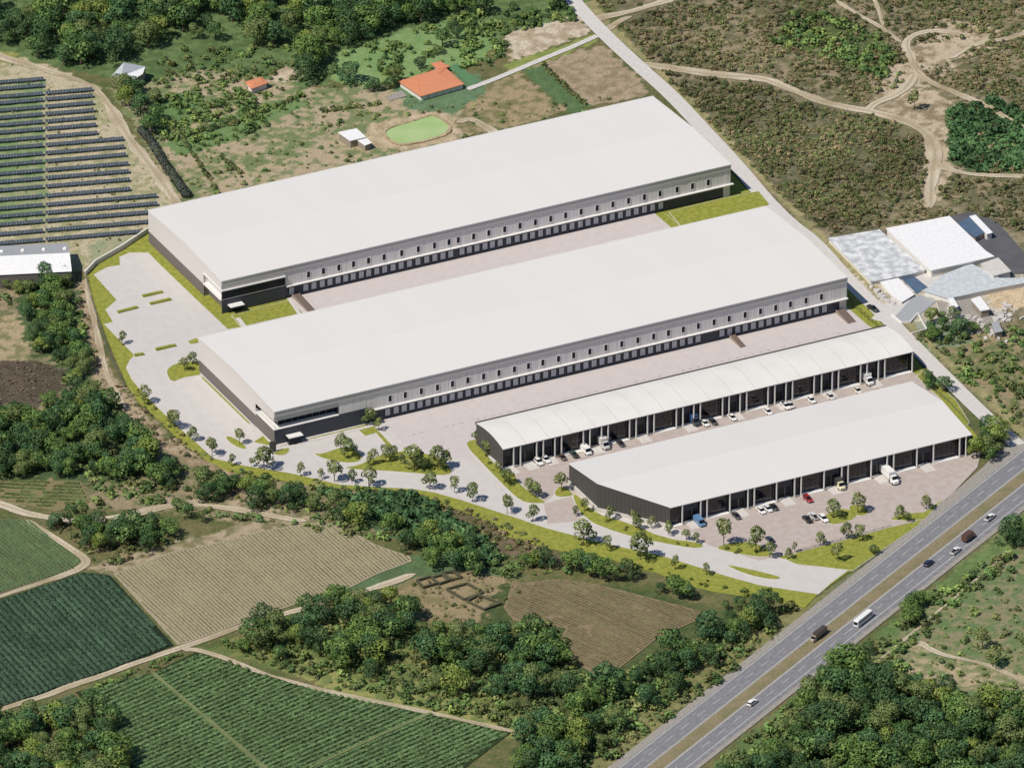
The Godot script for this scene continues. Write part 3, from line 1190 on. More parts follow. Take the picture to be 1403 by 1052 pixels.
func vehicle(kind: String, color: Color, x: float, z: float, towards: Vector3, label: String, group := "", second := Color8(236, 236, 234)) -> Node3D:
	# built along +x and turned to face «towards»
	var called: String = {"car": "parked_car", "suv": "parked_car", "pickup": "pickup_truck", "van": "delivery_van", "box": "box_truck", "semi": "semi_truck", "bus": "coach", "tanker": "cargo_truck"}[kind]
	if kind in ["car", "suv"] and absf(towards.x) > 0.3:
		called = "car"
	var cat: String = {"car": "car", "suv": "car", "pickup": "pickup truck", "van": "van", "box": "truck", "semi": "truck", "bus": "bus", "tanker": "truck"}[kind]
	var t := thing(called, label, cat, Vector3(x, 0.08, z), atan2(-towards.z, towards.x), group)
	t.scale = Vector3.ONE * ({"car": 1.1, "suv": 1.1, "pickup": 1.08, "van": 1.22, "box": 1.15, "semi": 1.08, "bus": 0.85, "tanker": 0.78}[kind] as float)
	var p := paint(color)
	var st := begin()
	match kind:
		"car":
			loft(st, [[-2.2, 0.78, 0.42, 0.72, 0.8], [-2.1, 0.86, 0.3, 0.8, 0.98], [-0.9, 0.9, 0.25, 0.84, 0.98], [0.9, 0.9, 0.25, 0.84, 0.94], [1.9, 0.86, 0.28, 0.76, 0.82], [2.25, 0.74, 0.36, 0.6, 0.64]])
			obj("body", st, p, t)
			st = begin()
			loft(st, [[-1.85, 0.76, 0.96, 0.7, 0.98], [-1.2, 0.78, 0.96, 0.6, 1.4], [0.25, 0.78, 0.94, 0.6, 1.43], [1.15, 0.76, 0.92, 0.7, 0.95]])
			obj("windows", st, M.car_glass, t)
			st = begin()
			loft(st, [[-1.2, 0.6, 1.39, 0.56, 1.44], [-0.5, 0.62, 1.41, 0.56, 1.48], [0.25, 0.6, 1.42, 0.55, 1.46]])
			obj("roof", st, p, t)
			wheels(t, [-1.35, 1.35], 0.82, 0.32)
			lamps(t, 2.15, -2.18, 0.6, 0.66)
		"suv":
			loft(st, [[-2.3, 0.84, 0.5, 0.8, 1.0], [-2.2, 0.92, 0.38, 0.86, 1.1], [0.9, 0.94, 0.32, 0.88, 1.1], [2.0, 0.9, 0.36, 0.8, 1.0], [2.35, 0.8, 0.42, 0.66, 0.78]])
			obj("body", st, p, t)
			st = begin()
			loft(st, [[-2.2, 0.84, 1.08, 0.8, 1.1], [-1.95, 0.84, 1.08, 0.7, 1.62], [0.2, 0.84, 1.08, 0.68, 1.66], [1.1, 0.82, 1.06, 0.76, 1.1]])
			obj("windows", st, M.car_glass, t)
			st = begin()
			loft(st, [[-2.0, 0.7, 1.6, 0.66, 1.68], [-0.8, 0.72, 1.63, 0.66, 1.74], [0.2, 0.68, 1.64, 0.62, 1.7]])
			obj("roof", st, p, t)
			wheels(t, [-1.4, 1.4], 0.86, 0.38)
			lamps(t, 2.25, -2.28, 0.66, 0.82)
		"pickup":
			loft(st, [[-2.7, 0.88, 0.55, 0.86, 1.08], [-0.7, 0.92, 0.42, 0.88, 1.1], [0.9, 0.94, 0.4, 0.88, 1.1], [2.2, 0.9, 0.42, 0.8, 1.04], [2.6, 0.8, 0.5, 0.7, 0.8]])
			obj("body", st, p, t)
			st = begin()
			bx(st, -2.55, -0.8, 1.1, 1.13, -0.72, 0.72)
			obj("cargo_bed", st, M.chassis, t)
			st = begin()
			loft(st, [[-0.75, 0.84, 1.08, 0.7, 1.6], [0.3, 0.84, 1.08, 0.68, 1.66], [1.2, 0.82, 1.06, 0.76, 1.1]])
			obj("windows", st, M.car_glass, t)
			st = begin()
			loft(st, [[-0.75, 0.7, 1.58, 0.66, 1.66], [0.3, 0.68, 1.64, 0.62, 1.72]])
			obj("roof", st, p, t)
			wheels(t, [-1.6, 1.6], 0.86, 0.38)
			lamps(t, 2.5, -2.68, 0.66, 0.85)
		"van":
			loft(st, [[-2.7, 0.94, 0.4, 0.86, 2.1], [-2.6, 0.98, 0.32, 0.88, 2.2], [1.0, 0.98, 0.3, 0.88, 2.2], [1.25, 0.98, 0.3, 0.84, 2.05], [1.9, 0.96, 0.34, 0.8, 1.15], [2.6, 0.86, 0.42, 0.7, 0.95]])
			obj("body", st, p, t)
			st = begin()
			loft(st, [[1.15, 0.9, 1.25, 0.82, 2.06], [1.32, 0.9, 1.22, 0.8, 1.96], [1.97, 0.84, 1.12, 0.78, 1.2]])
			bx(st, 0.2, 1.15, 1.35, 1.9, -0.97, 0.97)
			obj("windows", st, M.car_glass, t)
			wheels(t, [-1.6, 1.6], 0.88, 0.36)
			lamps(t, 2.5, -2.7, 0.66, 0.8)
		"box":
			bx(st, -4.0, 1.6, 1.05, 3.5, -1.2, 1.2)
			obj("cargo_box", st, paint(second), t)
			st = begin()
			loft(st, [[1.75, 1.1, 0.55, 1.0, 2.5], [2.6, 1.12, 0.5, 0.98, 2.55], [3.1, 1.1, 0.5, 0.98, 1.5], [3.9, 1.0, 0.55, 0.85, 1.3]])
			obj("cab", st, p, t)
			st = begin()
			loft(st, [[2.63, 1.0, 1.55, 0.96, 2.5], [2.74, 1.0, 1.5, 0.92, 2.4], [3.2, 0.98, 1.44, 0.92, 1.5]])
			bx(st, 1.95, 2.55, 1.6, 2.25, -1.12, 1.12)
			obj("windows", st, M.car_glass, t)
			st = begin()
			bx(st, -3.9, 3.2, 0.6, 1.05, -0.5, 0.5)
			obj("chassis", st, M.chassis, t)
			wheels(t, [-2.4, 2.8], 1.0, 0.48)
			lamps(t, 3.8, -4.0, 0.75, 0.9)
		"semi", "tanker":
			var l := 8.6 if kind == "semi" else 9.0
			bx(st, 3.2 - l, 3.2, 1.2, 3.9, -1.25, 1.25)
			obj("trailer", st, paint(second), t)
			st = begin()
			loft(st, [[3.7, 1.15, 0.6, 1.05, 3.0], [4.9, 1.15, 0.55, 1.0, 3.05], [5.3, 1.1, 0.55, 1.0, 1.9], [6.4, 0.95, 0.6, 0.8, 1.6]])
			obj("cab", st, p, t)
			st = begin()
			loft(st, [[4.92, 1.05, 2.0, 0.98, 3.0], [5.02, 1.02, 1.95, 0.94, 2.9], [5.36, 1.0, 1.86, 0.94, 1.95]])
			bx(st, 4.2, 4.85, 2.0, 2.7, -1.15, 1.15)
			obj("windows", st, M.car_glass, t)
			st = begin()
			bx(st, 3.4 - l, 5.6, 0.7, 1.2, -0.5, 0.5)
			obj("chassis", st, M.chassis, t)
			wheels(t, [4.2 - l, 5.5 - l, 3.2, 5.4], 1.05, 0.5)
			lamps(t, 6.3, 3.2 - l, 0.75, 1.0)
		"bus":
			loft(st, [[-6.2, 1.2, 0.4, 1.1, 3.0], [-6.0, 1.25, 0.35, 1.15, 3.3], [5.7, 1.25, 0.35, 1.15, 3.3], [6.1, 1.2, 0.4, 1.05, 2.9]])
			obj("body", st, p, t)
			st = begin()
			bx(st, -5.6, 5.2, 1.6, 2.5, -1.29, 1.29)
			bx(st, 5.95, 6.18, 1.3, 2.7, -1.0, 1.0)
			obj("windows", st, M.car_glass, t)
			wheels(t, [-3.4, 3.8], 1.05, 0.5)
			lamps(t, 6.12, -6.18, 0.9, 0.9)
	return t


# ---------------------------------------------------------------- the scene

func _ready() -> void:
	rng.seed = 20240611
	N.seed = 3
	N.frequency = 0.05
	N.fractal_octaves = 3
	var cam := Camera3D.new()
	cam.name = "camera"
	add_child(cam)
	cam.position = Vector3(-1763.1, 2086.1, 3508.5)
	cam.look_at(Vector3.ZERO)
	cam.fov = 3.7658
	cam.near = 10.0
	cam.far = 20000.0
	cam.current = true
	var env := Environment.new()
	var sky_mat := ProceduralSkyMaterial.new()
	sky_mat.sky_top_color = Color(0.40, 0.54, 0.76)
	sky_mat.sky_horizon_color = Color(0.80, 0.83, 0.86)
	sky_mat.ground_bottom_color = Color(0.32, 0.32, 0.28)
	sky_mat.ground_horizon_color = Color(0.6, 0.62, 0.6)
	var sky := Sky.new()
	sky.sky_material = sky_mat
	env.background_mode = Environment.BG_SKY
	env.sky = sky
	env.background_energy_multiplier = 0.52
	env.tonemap_mode = Environment.TONE_MAPPER_LINEAR
	env.tonemap_exposure = 0.92
	env.sdfgi_enabled = true
	env.ssao_enabled = true
	env.ssil_enabled = true
	var we := WorldEnvironment.new()
	we.name = "world_environment"
	we.environment = env
	add_child(we)
	var sun := DirectionalLight3D.new()
	sun.name = "sun"
	add_child(sun)
	sun.look_at_from_position(Vector3.ZERO, Vector3(0.589, -0.799, -0.125))
	sun.light_energy = 1.5
	sun.light_color = Color(1.0, 0.968, 0.92)
	sun.light_angular_distance = 0.5
	sun.shadow_enabled = true
	materials()
	tree_kinds()
	shared.dock_door = dock_door_mesh()
	shared.window = window_mesh()
	land()
	highway()
	compound()
	sheds()
	neighbours()
	farmland()
	solar_field()
	traffic()
	planting()
	groves()
	for key in shared:       # a prototype that was never planted
		if shared[key] is Node and not shared[key].is_inside_tree():
			shared[key].free()


func land() -> void:
	var scrub_a := lin(146, 132, 102)
	var scrub_b := lin(106, 104, 72)
	region([196.3, -318.6, 380.3, -226.1, 171.4, 147.8, 152.9, 125.5, 152.8, 72.8, 156.0, 14.0, 162.8, -132.2, 170.5, -222.7], scrub_a, scrub_b, 2.0, 1.1, 0.65)
	region([171.0, -207.7, 204.3, -180.0, 218.6, -151.0, 237.3, -130.7, 237.5, -105.4, 217.5, -72.7, 194.4, -63.2, 165.2, -56.9, 164.9, -99.2, 168.8, -168.7], lin(122, 114, 86), lin(94, 96, 66), 3.0, 1.0, 0.5)
	region([247.5, -239.8, 261.5, -225.2, 266.0, -193.1, 252.5, -155.7, 243.9, -167.4, 236.4, -196.9, 225.3, -213.6], lin(96, 112, 62), lin(80, 96, 54), 5.0, 1.0)
	region([263.7, -179.5, 301.1, -205.3, 315.8, -183.0, 291.5, -169.3, 259.0, -152.5, 267.9, -126.2, 247.8, -107.4, 238.1, -83.6, 215.3, -59.7, 201.7, -52.6, 226.5, -89.5, 243.1, -116.9, 234.1, -143.1, 242.1, -161.0], lin(186, 168, 140), lin(140, 124, 94), 4.0, 1.1, 0.3)
	region([260.1, -130.1, 280.4, -130.8, 290.2, -100.5, 270.0, -64.1, 244.3, -77.0, 240.1, -93.3], lin(92, 124, 70), lin(74, 108, 60), 3.0, 0.8)
	region([-35.7, -435.2, 191.0, -321.2, 166.1, -265.7, 115.0, -269.1, 40.0, -262.5, -7.1, -278.9, -32.7, -313.7, -68.9, -361.5], lin(98, 124, 68), lin(78, 104, 56), 3.0, 1.0)
	region([50.7, -264.5, 67.4, -285.5, 99.8, -291.5, 125.4, -289.9, 128.1, -262.5, 106.1, -251.3, 80.8, -253.0, 60.9, -252.1], lin(110, 146, 80), lin(124, 156, 88), 3.0, 0.9)
	region([-30.4, -297.9, 10.5, -295.7, 40.0, -262.5, 76.5, -244.2, 88.7, -216.2, 77.1, -193.1, 11.5, -190.4, -35.2, -192.6, -49.3, -196.2, -36.5, -257.4], lin(172, 154, 122), lin(112, 128, 76), 3.0, 1.3, 0.42)
	region([-30.1, -247.1, 8.1, -256.7, 31.9, -259.3, 34.3, -250.8, 1.0, -235.0, -33.1, -230.6], lin(96, 130, 70), lin(110, 140, 78), 2.0, 0.9)
	region([-22.9, -279.6, 0.9, -282.2, -9.0, -254.5, -31.4, -251.3], lin(96, 130, 70), lin(84, 116, 62), 2.0, 0.9)
	region([27.2, -276.3, 40.7, -284.2, 46.3, -275.5, 38.4, -269.2], lin(196, 180, 152), lin(170, 152, 124), 1.5, 0.9)
	region([132.6, -271.4, 166.5, -273.0, 165.6, -257.0, 123.3, -246.4], lin(196, 182, 158), lin(168, 150, 122), 2.0, 1.0, 0.4)
	region([119.8, -245.9, 165.2, -254.2, 163.8, -248.2, 118.0, -235.8], lin(140, 150, 62), lin(120, 138, 56), 1.0, 0.8)
	region([129.7, -239.5, 163.6, -244.6, 162.9, -208.1, 159.6, -195.2, 125.0, -198.0], lin(166, 146, 118), lin(140, 124, 94), 2.0, 0.9, 0.35)
	region([124.3, -238.5, 134.2, -238.7, 134.3, -196.9, 123.6, -195.1], lin(90, 120, 74), lin(80, 110, 66), 1.0, 0.9)
	region([97.4, -233.7, 122.8, -235.6, 123.1, -197.5, 83.7, -193.4, 74.8, -201.5], lin(160, 140, 104), lin(118, 116, 72), 3.0, 1.1, 0.4)
	region([90.1, -252.0, 107.1, -243.5, 103.2, -227.1, 82.0, -215.9, 67.9, -226.7, 71.3, -246.8], lin(98, 130, 90), lin(88, 118, 78), 1.5, 0.7)
	region([47.9, -222.2, 65.6, -222.0, 78.3, -221.5, 81.7, -208.9, 74.0, -194.7, 56.6, -194.1, 43.7, -200.6, 39.5, -208.4], lin(192, 172, 138), lin(166, 146, 110), 1.5, 0.9)
	region([-71.7, -355.4, -49.5, -336.9, -38.0, -312.7, -33.8, -301.1, -38.8, -273.0, -43.5, -232.3, -49.4, -189.3, -70.7, -174.1, -105.3, -156.9, -150.9, -179.8], lin(184, 170, 138), lin(150, 150, 104), 2.0, 1.1, 0.35)
	region([-81.9, -332.6, -52.2, -314.7, -101.4, -204.9, -135.1, -214.8], lin(112, 142, 84), lin(150, 154, 110), 2.0, 1.0, 0.3)
	region([-95.7, -177.6, -75.2, -181.2, -86.9, -166.3, -103.8, -160.3], lin(140, 150, 112), lin(160, 156, 120), 1.5, 0.8)
	region([-71.7, -355.4, -50.7, -344.9, -51.9, -332.2, -74.4, -349.4], lin(150, 150, 62), lin(130, 134, 70), 1.0, 0.8)
	region([-150.9, -179.8, -110.4, -159.4, -137.9, -73.3, -133.1, -18.3, -117.3, 25.3, -74.7, 62.7, -58.3, 109.1, -51.5, 137.6, -70.4, 103.0, -118.8, 66.0, -157.6, 33.8, -228.3, -8.1], lin(150, 132, 100), lin(112, 114, 74), 2.5, 1.2, 0.45)
	region([-167.9, -142.0, -145.3, -137.4, -149.1, -112.3, -156.6, -99.3, -181.5, -111.8], lin(168, 150, 112), lin(124, 122, 76), 3.0, 1.2, 0.4)
	region([-181.5, -111.8, -154.6, -99.6, -146.4, -86.8, -153.3, -74.4, -162.2, -67.0, -178.3, -61.2, -201.0, -68.7], lin(96, 86, 72), lin(82, 76, 62), 1.5, 0.9)
	region([-132.7, -161.7, -111.9, -156.1, -116.3, -143.2, -128.5, -122.2, -135.4, -98.7, -141.9, -75.3, -146.4, -51.1, -144.2, -20.6, -149.9, 4.4, -167.5, 3.3, -206.6, -16.4, -216.3, -21.3, -192.4, -74.2, -178.7, -57.5, -156.5, -66.1, -150.4, -72.9, -147.1, -87.9, -151.6, -106.8, -149.1, -125.8], lin(82, 104, 60), lin(70, 92, 54), 3.0, 1.0)
	region([-112.7, -151.7, -108.4, -153.0, -122.3, -112.3, -132.9, -77.4, -136.8, -26.6, -124.7, 21.6, -133.2, 20.5, -143.0, -23.2, -145.4, -60.5, -130.9, -103.1], lin(172, 150, 120), lin(140, 122, 92), 2.0, 1.0, 0.4)
	region([-72.7, 58.6, -59.0, 80.2, -50.8, 100.2, -45.2, 125.1, -40.6, 140.0, -53.8, 130.2, -63.3, 119.1, -67.9, 97.9, -72.5, 76.6], lin(122, 104, 78), lin(96, 90, 60), 1.5, 1.0, 0.5)
	region([-91.8, 54.1, -73.5, 60.1, -65.4, 92.9, -65.9, 124.1, -78.1, 130.5, -91.0, 95.8, -99.4, 75.8], lin(80, 114, 72), lin(70, 102, 64), 3.0, 0.9)
	region([-139.5, 115.2, -123.9, 113.7, -94.8, 103.3, -75.4, 113.1, -68.4, 129.1, -63.6, 137.8, -104.6, 123.4], lin(88, 118, 74), lin(80, 106, 64), 1.0, 0.8)
	region([-117.2, 124.5, -99.8, 119.6, -80.9, 124.1, -63.7, 143.9, -82.1, 156.4, -86.3, 170.9, -103.1, 168.6, -114.4, 143.2], lin(150, 132, 96), lin(128, 118, 76), 2.0, 1.1, 0.4)
	region([-195.6, 133.1, -132.4, 131.1, -109.8, 170.1, -115.1, 239.8, -136.2, 211.3, -163.4, 182.6, -175.3, 158.5], lin(122, 128, 62), lin(96, 112, 54), 3.0, 1.0, 0.5)
	region([-167.0, 141.4, -151.5, 170.4, -130.2, 199.3, -116.2, 230.3, -112.7, 246.9, -122.6, 243.1, -143.3, 213.7, -165.7, 181.4, -176.5, 154.9], lin(146, 146, 72), lin(110, 126, 60), 2.0, 1.1, 0.45)
	region([-73.4, 139.1, -32.5, 159.6, -9.1, 196.2, 9.9, 211.9, -34.3, 244.5, -103.6, 281.0, -134.0, 265.7, -110.3, 230.3, -114.7, 179.9], lin(88, 98, 54), lin(70, 88, 46), 3.0, 0.9)
	region([125.3, 176.0, 165.7, 157.9, 37.7, 387.0, -101.6, 317.0, -33.7, 271.7, 31.0, 234.8, 91.3, 196.9], lin(116, 128, 76), lin(98, 116, 66), 2.0, 1.2, 0.4)
	region([35.8, 237.2, 73.4, 212.8, 114.4, 195.9, 85.1, 280.3, 55.9, 301.8, 29.2, 288.4, 22.7, 267.1], lin(136, 130, 92), lin(100, 124, 72), 4.0, 1.5, 0.6)
	region([40.4, 245.6, 47.1, 261.1, 56.5, 268.9, 65.0, 285.3, 58.5, 297.1, 46.2, 284.9, 22.5, 273.0], lin(172, 154, 118), lin(118, 128, 78), 3.0, 1.4, 0.55)
	region([-37.4, 278.8, 53.3, 306.5, 42.7, 377.9, -87.5, 312.5], lin(72, 92, 48), lin(60, 82, 42), 3.0, 0.8)
	region([-107.1, 282.2, -54.2, 248.3, -3.4, 219.9, 47.9, 191.9, 26.2, 198.4, 0.4, 207.1, -41.2, 228.9, -84.5, 255.2, -114.1, 278.6], lin(136, 130, 78), lin(118, 120, 66), 1.5, 0.9)
	region([25.4, 199.9, 48.6, 187.9, 91.6, 162.3, 106.3, 152.4, 108.2, 154.6, 46.6, 194.4], lin(122, 128, 92), lin(110, 118, 78), 1.0, 0.8)
	region([-73.2, 296.3, -29.6, 269.6, 76.0, 207.9, 130.0, 177.1, 124.0, 188.0, 70.7, 217.7, -16.9, 268.2, -69.8, 303.8], lin(104, 132, 68), lin(90, 116, 58), 1.5, 0.9)
	region([143.3, 34.7, 157.5, 35.0, 180.8, 33.2, 190.3, 58.3, 153.2, 125.6, 152.4, 79.3, 148.9, 50.9], lin(150, 132, 98), lin(106, 118, 66), 3.0, 1.2, 0.5)
	region([164.0, 11.2, 179.4, 12.2, 183.7, 27.9, 172.1, 49.1, 151.7, 45.6], lin(104, 128, 84), lin(150, 156, 140), 2.0, 1.2, 0.4)
	region([164.8, -50.2, 186.1, -47.8, 219.5, -43.6, 221.2, -28.8, 222.7, -0.3, 204.9, 31.8, 173.2, 29.5, 151.9, 18.7, 156.4, -16.4], lin(196, 188, 172), lin(168, 160, 138), 2.0, 1.0, 0.4)
	region([197.7, 11.1, 214.4, 14.7, 223.1, 20.5, 214.2, 36.5, 194.1, 26.4], lin(206, 182, 144), lin(186, 164, 128), 1.5, 0.9)
	region([173.7, -280.7, 170.9, -255.8, 172.0, -225.6, 168.8, -168.7, 164.2, -110.1, 161.2, -55.5, 158.2, -1.9, 154.9, 80.5, 153.0, 124.2, 157.9, 126.7, 158.8, 79.2, 162.2, -3.3, 164.5, -58.7, 167.6, -113.4, 172.5, -172.7, 175.2, -225.5, 175.4, -258.0, 179.2, -281.7], lin(158, 148, 98), lin(138, 134, 84), 1.0, 0.9)
	region([-172.3, 20.1, -153.8, 25.6, -123.1, 43.5, -112.0, 64.4, -114.4, 69.5, -154.0, 64.2, -175.0, 64.3, -198.5, 70.0, -206.1, 57.4, -170.9, 55.6, -139.7, 53.0], lin(170, 152, 122), lin(124, 118, 80), 2.5, 1.2, 0.35)
	lay_ground()
	track([-61.2, -350.2, -51.7, -332.1, -38.9, -311.0, -35.6, -300.5, -37.6, -282.6, -42.3, -255.3, -44.8, -231.5, -47.8, -208.9, -50.2, -190.3], 4.6, M.earth)
	track([-107.4, -153.8, -116.7, -129.8, -126.9, -101.1, -136.4, -72.5, -139.7, -46.4], 2.2, M.earth, 0.03)
	track([-217.6, -5.2, -213.7, -0.7, -206.5, 13.1, -193.1, 26.2, -173.7, 29.6, -155.2, 28.7, -141.6, 38.1, -127.5, 52.8, -117.3, 63.0], 3.8, M.earth, 0.02)
	track([-284.5, 142.1, -259.6, 138.5, -231.5, 134.5, -210.3, 130.0, -201.1, 129.1, -167.8, 124.4, -146.0, 122.4, -127.5, 121.2, -111.9, 119.8, -98.8, 117.6], 3.0, M.earth, 0.03)
	track([-200.3, 130.7, -195.8, 132.4, -188.6, 143.3, -182.8, 158.9, -164.5, 185.0, -140.0, 213.0, -118.4, 240.5], 2.6, M.earth, 0.05)
	track([-210.1, 15.1, -207.3, 31.1, -203.5, 50.0, -204.4, 55.8, -211.3, 59.2, -224.2, 61.4, -249.7, 65.4], 2.8, M.earth, 0.04)
	track([170.2, -222.1, 178.5, -212.7, 191.2, -199.0, 207.0, -189.6, 211.5, -174.9, 215.3, -163.5, 225.0, -150.6, 233.2, -141.4, 239.9, -129.4, 243.0, -115.6, 238.1, -99.3, 226.6, -82.3, 212.8, -57.5], 4.8, M.earth, 0.02)
	track([231.9, -90.3, 236.6, -80.9, 242.8, -74.2, 258.7, -65.5, 265.6, -62.0], 3.0, M.earth, 0.03)
	track([266.8, -237.6, 268.8, -220.1, 271.2, -208.4, 272.2, -191.5], 2.0, M.earth, 0.03)
	track([282.9, -237.1, 278.2, -221.4, 272.3, -207.9], 1.6, M.earth, 0.04)
	track([299.4, -183.8, 291.8, -194.3, 282.4, -196.8, 273.2, -191.0, 269.4, -176.6, 263.9, -163.2, 266.9, -148.5, 272.6, -134.7, 276.4, -120.5, 280.3, -94.6], 3.4, M.earth, 0.035)
	track([282.0, -170.3, 293.3, -175.7, 302.8, -177.7, 314.6, -174.7, 328.3, -181.2], 2.4, M.earth, 0.03)
	track([263.7, -164.8, 252.3, -152.2, 237.2, -148.8, 231.5, -144.4], 4.0, M.earth, 0.045, 0.9)
	track([170.4, -266.5, 179.4, -265.8, 192.7, -265.8, 214.7, -269.8], 4.2, M.earth, 0.03)
	track([170.9, -254.4, 178.2, -259.6, 185.9, -261.7], 2.6, M.earth, 0.035)
	track([42.8, 245.6, 44.1, 255.4, 50.8, 265.4, 55.7, 270.3, 60.3, 281.1, 63.8, 296.8], 2.4, M.earth, 0.03, 0.9)
	track([15.8, 256.4, 48.0, 237.1, 80.6, 216.5, 105.4, 201.4], 1.0, M.earth, 0.02, 1.0)
	track([79.6, -207.8, 87.1, -209.8, 88.4, -197.6, 90.1, -186.6], 3.4, M.earth, 0.02)
	lane([96.8, -232.5, 107.0, -234.7, 119.2, -238.1, 134.7, -242.9, 149.9, -247.0, 165.1, -252.1], 2.8, "concrete_light", 0.06, "lane")
	lane([175.1, -306.4, 171.0, -285.8, 168.4, -254.1, 167.5, -218.3, 167.4, -191.2, 164.8, -159.2, 162.1, -124.7, 158.2, -92.6, 157.1, -70.8, 158.7, -53.2, 154.6, -16.0, 153.5, 14.1, 151.7, 40.9, 149.8, 76.6, 148.6, 103.7, 148.4, 129.7], 6.6, "concrete_road", 0.08, "access_road")
	lane([166.4, 4.3, 160.2, 9.3, 152.9, 15.2, 149.4, 17.5], 7.5, "concrete_road", 0.085, "access_road")


func strip(called: String, a: float, b: float, y: float, material: String, from := -140.0, to := 420.0) -> MeshInstance3D:
	var st := begin()
	var p := HW_FROM + HW_DIR * from
	var q := HW_FROM + HW_DIR * to
	quad(st, p + HW_SIDE * a + Vector3.UP * y, q + HW_SIDE * a + Vector3.UP * y, q + HW_SIDE * b + Vector3.UP * y, p + HW_SIDE * b + Vector3.UP * y)
	return struct(called, st, M[material])


func highway() -> void:
	strip("highway_shoulder", -3.2, 24.6, 0.05, "shoulder")
	strip("highway", -0.1, 8.3, 0.09, "asphalt")
	var road := strip("highway", 14.2, 22.6, 0.09, "asphalt")
	var st := begin()
	var p := HW_FROM - HW_DIR * 140
	var q := HW_FROM + HW_DIR * 420
	for e in [[0.35, 0.68], [7.95, 8.25], [14.25, 14.55], [20.55, 20.88]]:
		quad(st, p + HW_SIDE * e[0] + Vector3.UP * 0.11, q + HW_SIDE * e[0] + Vector3.UP * 0.11, q + HW_SIDE * e[1] + Vector3.UP * 0.11, p + HW_SIDE * e[1] + Vector3.UP * 0.11)
	obj("edge_line", st, M.road_paint, road)
	st = begin()
	quad(st, Vector3(-2.6, 0, -0.11), Vector3(2.6, 0, -0.11), Vector3(2.6, 0, 0.11), Vector3(-2.6, 0, 0.11))
	var dash := st.commit()
	for side in [4.3, 17.5]:
		for k in 40:
			var o := put("lane_dash", dash, M.road_paint, road)
			o.position = HW_FROM + HW_DIR * (-40.0 + k * 11.0 + side * 0.3) + HW_SIDE * side + Vector3.UP * 0.115
			o.rotation.y = atan2(-HW_DIR.z, HW_DIR.x)
	st = begin()
	for off in [1.5, 3.3, 5.2, 7.0, 15.5, 17.0, 18.6, 20.0]:
		quad(st, p + HW_SIDE * (off - 0.35) + Vector3.UP * 0.1, q + HW_SIDE * (off - 0.35) + Vector3.UP * 0.1, q + HW_SIDE * (off + 0.35) + Vector3.UP * 0.1, p + HW_SIDE * (off + 0.35) + Vector3.UP * 0.1)
	obj("wheel_wear", st, M.asphalt_worn, road)
	# raised grass median, dry and tufted
	st = begin()
	var r := RandomNumberGenerator.new()
	r.seed = 8
	var last := []
	for i in 281:
		var c := HW_FROM + HW_DIR * (-140.0 + i * 2.0)
		var row := []
		for e in [[8.8, 0.0], [9.6, 0.2], [11.2, 0.28], [12.8, 0.2], [13.7, 0.0]]:
			var v: Vector3 = c + HW_SIDE * e[0] + Vector3.UP * (e[1] * r.randf_range(0.6, 1.2) + 0.06)
			row.append([v, lin(150, 138, 110).lerp(lin(128, 126, 92), clampf(r.randf() * 0.6 + N.get_noise_2d(v.x * 2.0, v.z * 2.0), 0, 1))])
		if last.size():
			for k in 4:
				for v in [last[k], row[k], row[k + 1], last[k], row[k + 1], last[k + 1]]:
					st.set_color(v[1])
					st.add_vertex(v[0])
		last = row
	st.generate_normals()
	struct("median_strip", st, M.earth)
	# paved apron between the compound and the highway
	slab("pavement_apron", [87.8, 164.8, 108.3, 152.1, 127.7, 139.4, 142.9, 128.3, 153.2, 125.6, 170.2, 115.9, 169.8, 122.2, 148.4, 134.3, 121.9, 150.0, 87.0, 170.7], 0.04, "shoulder")


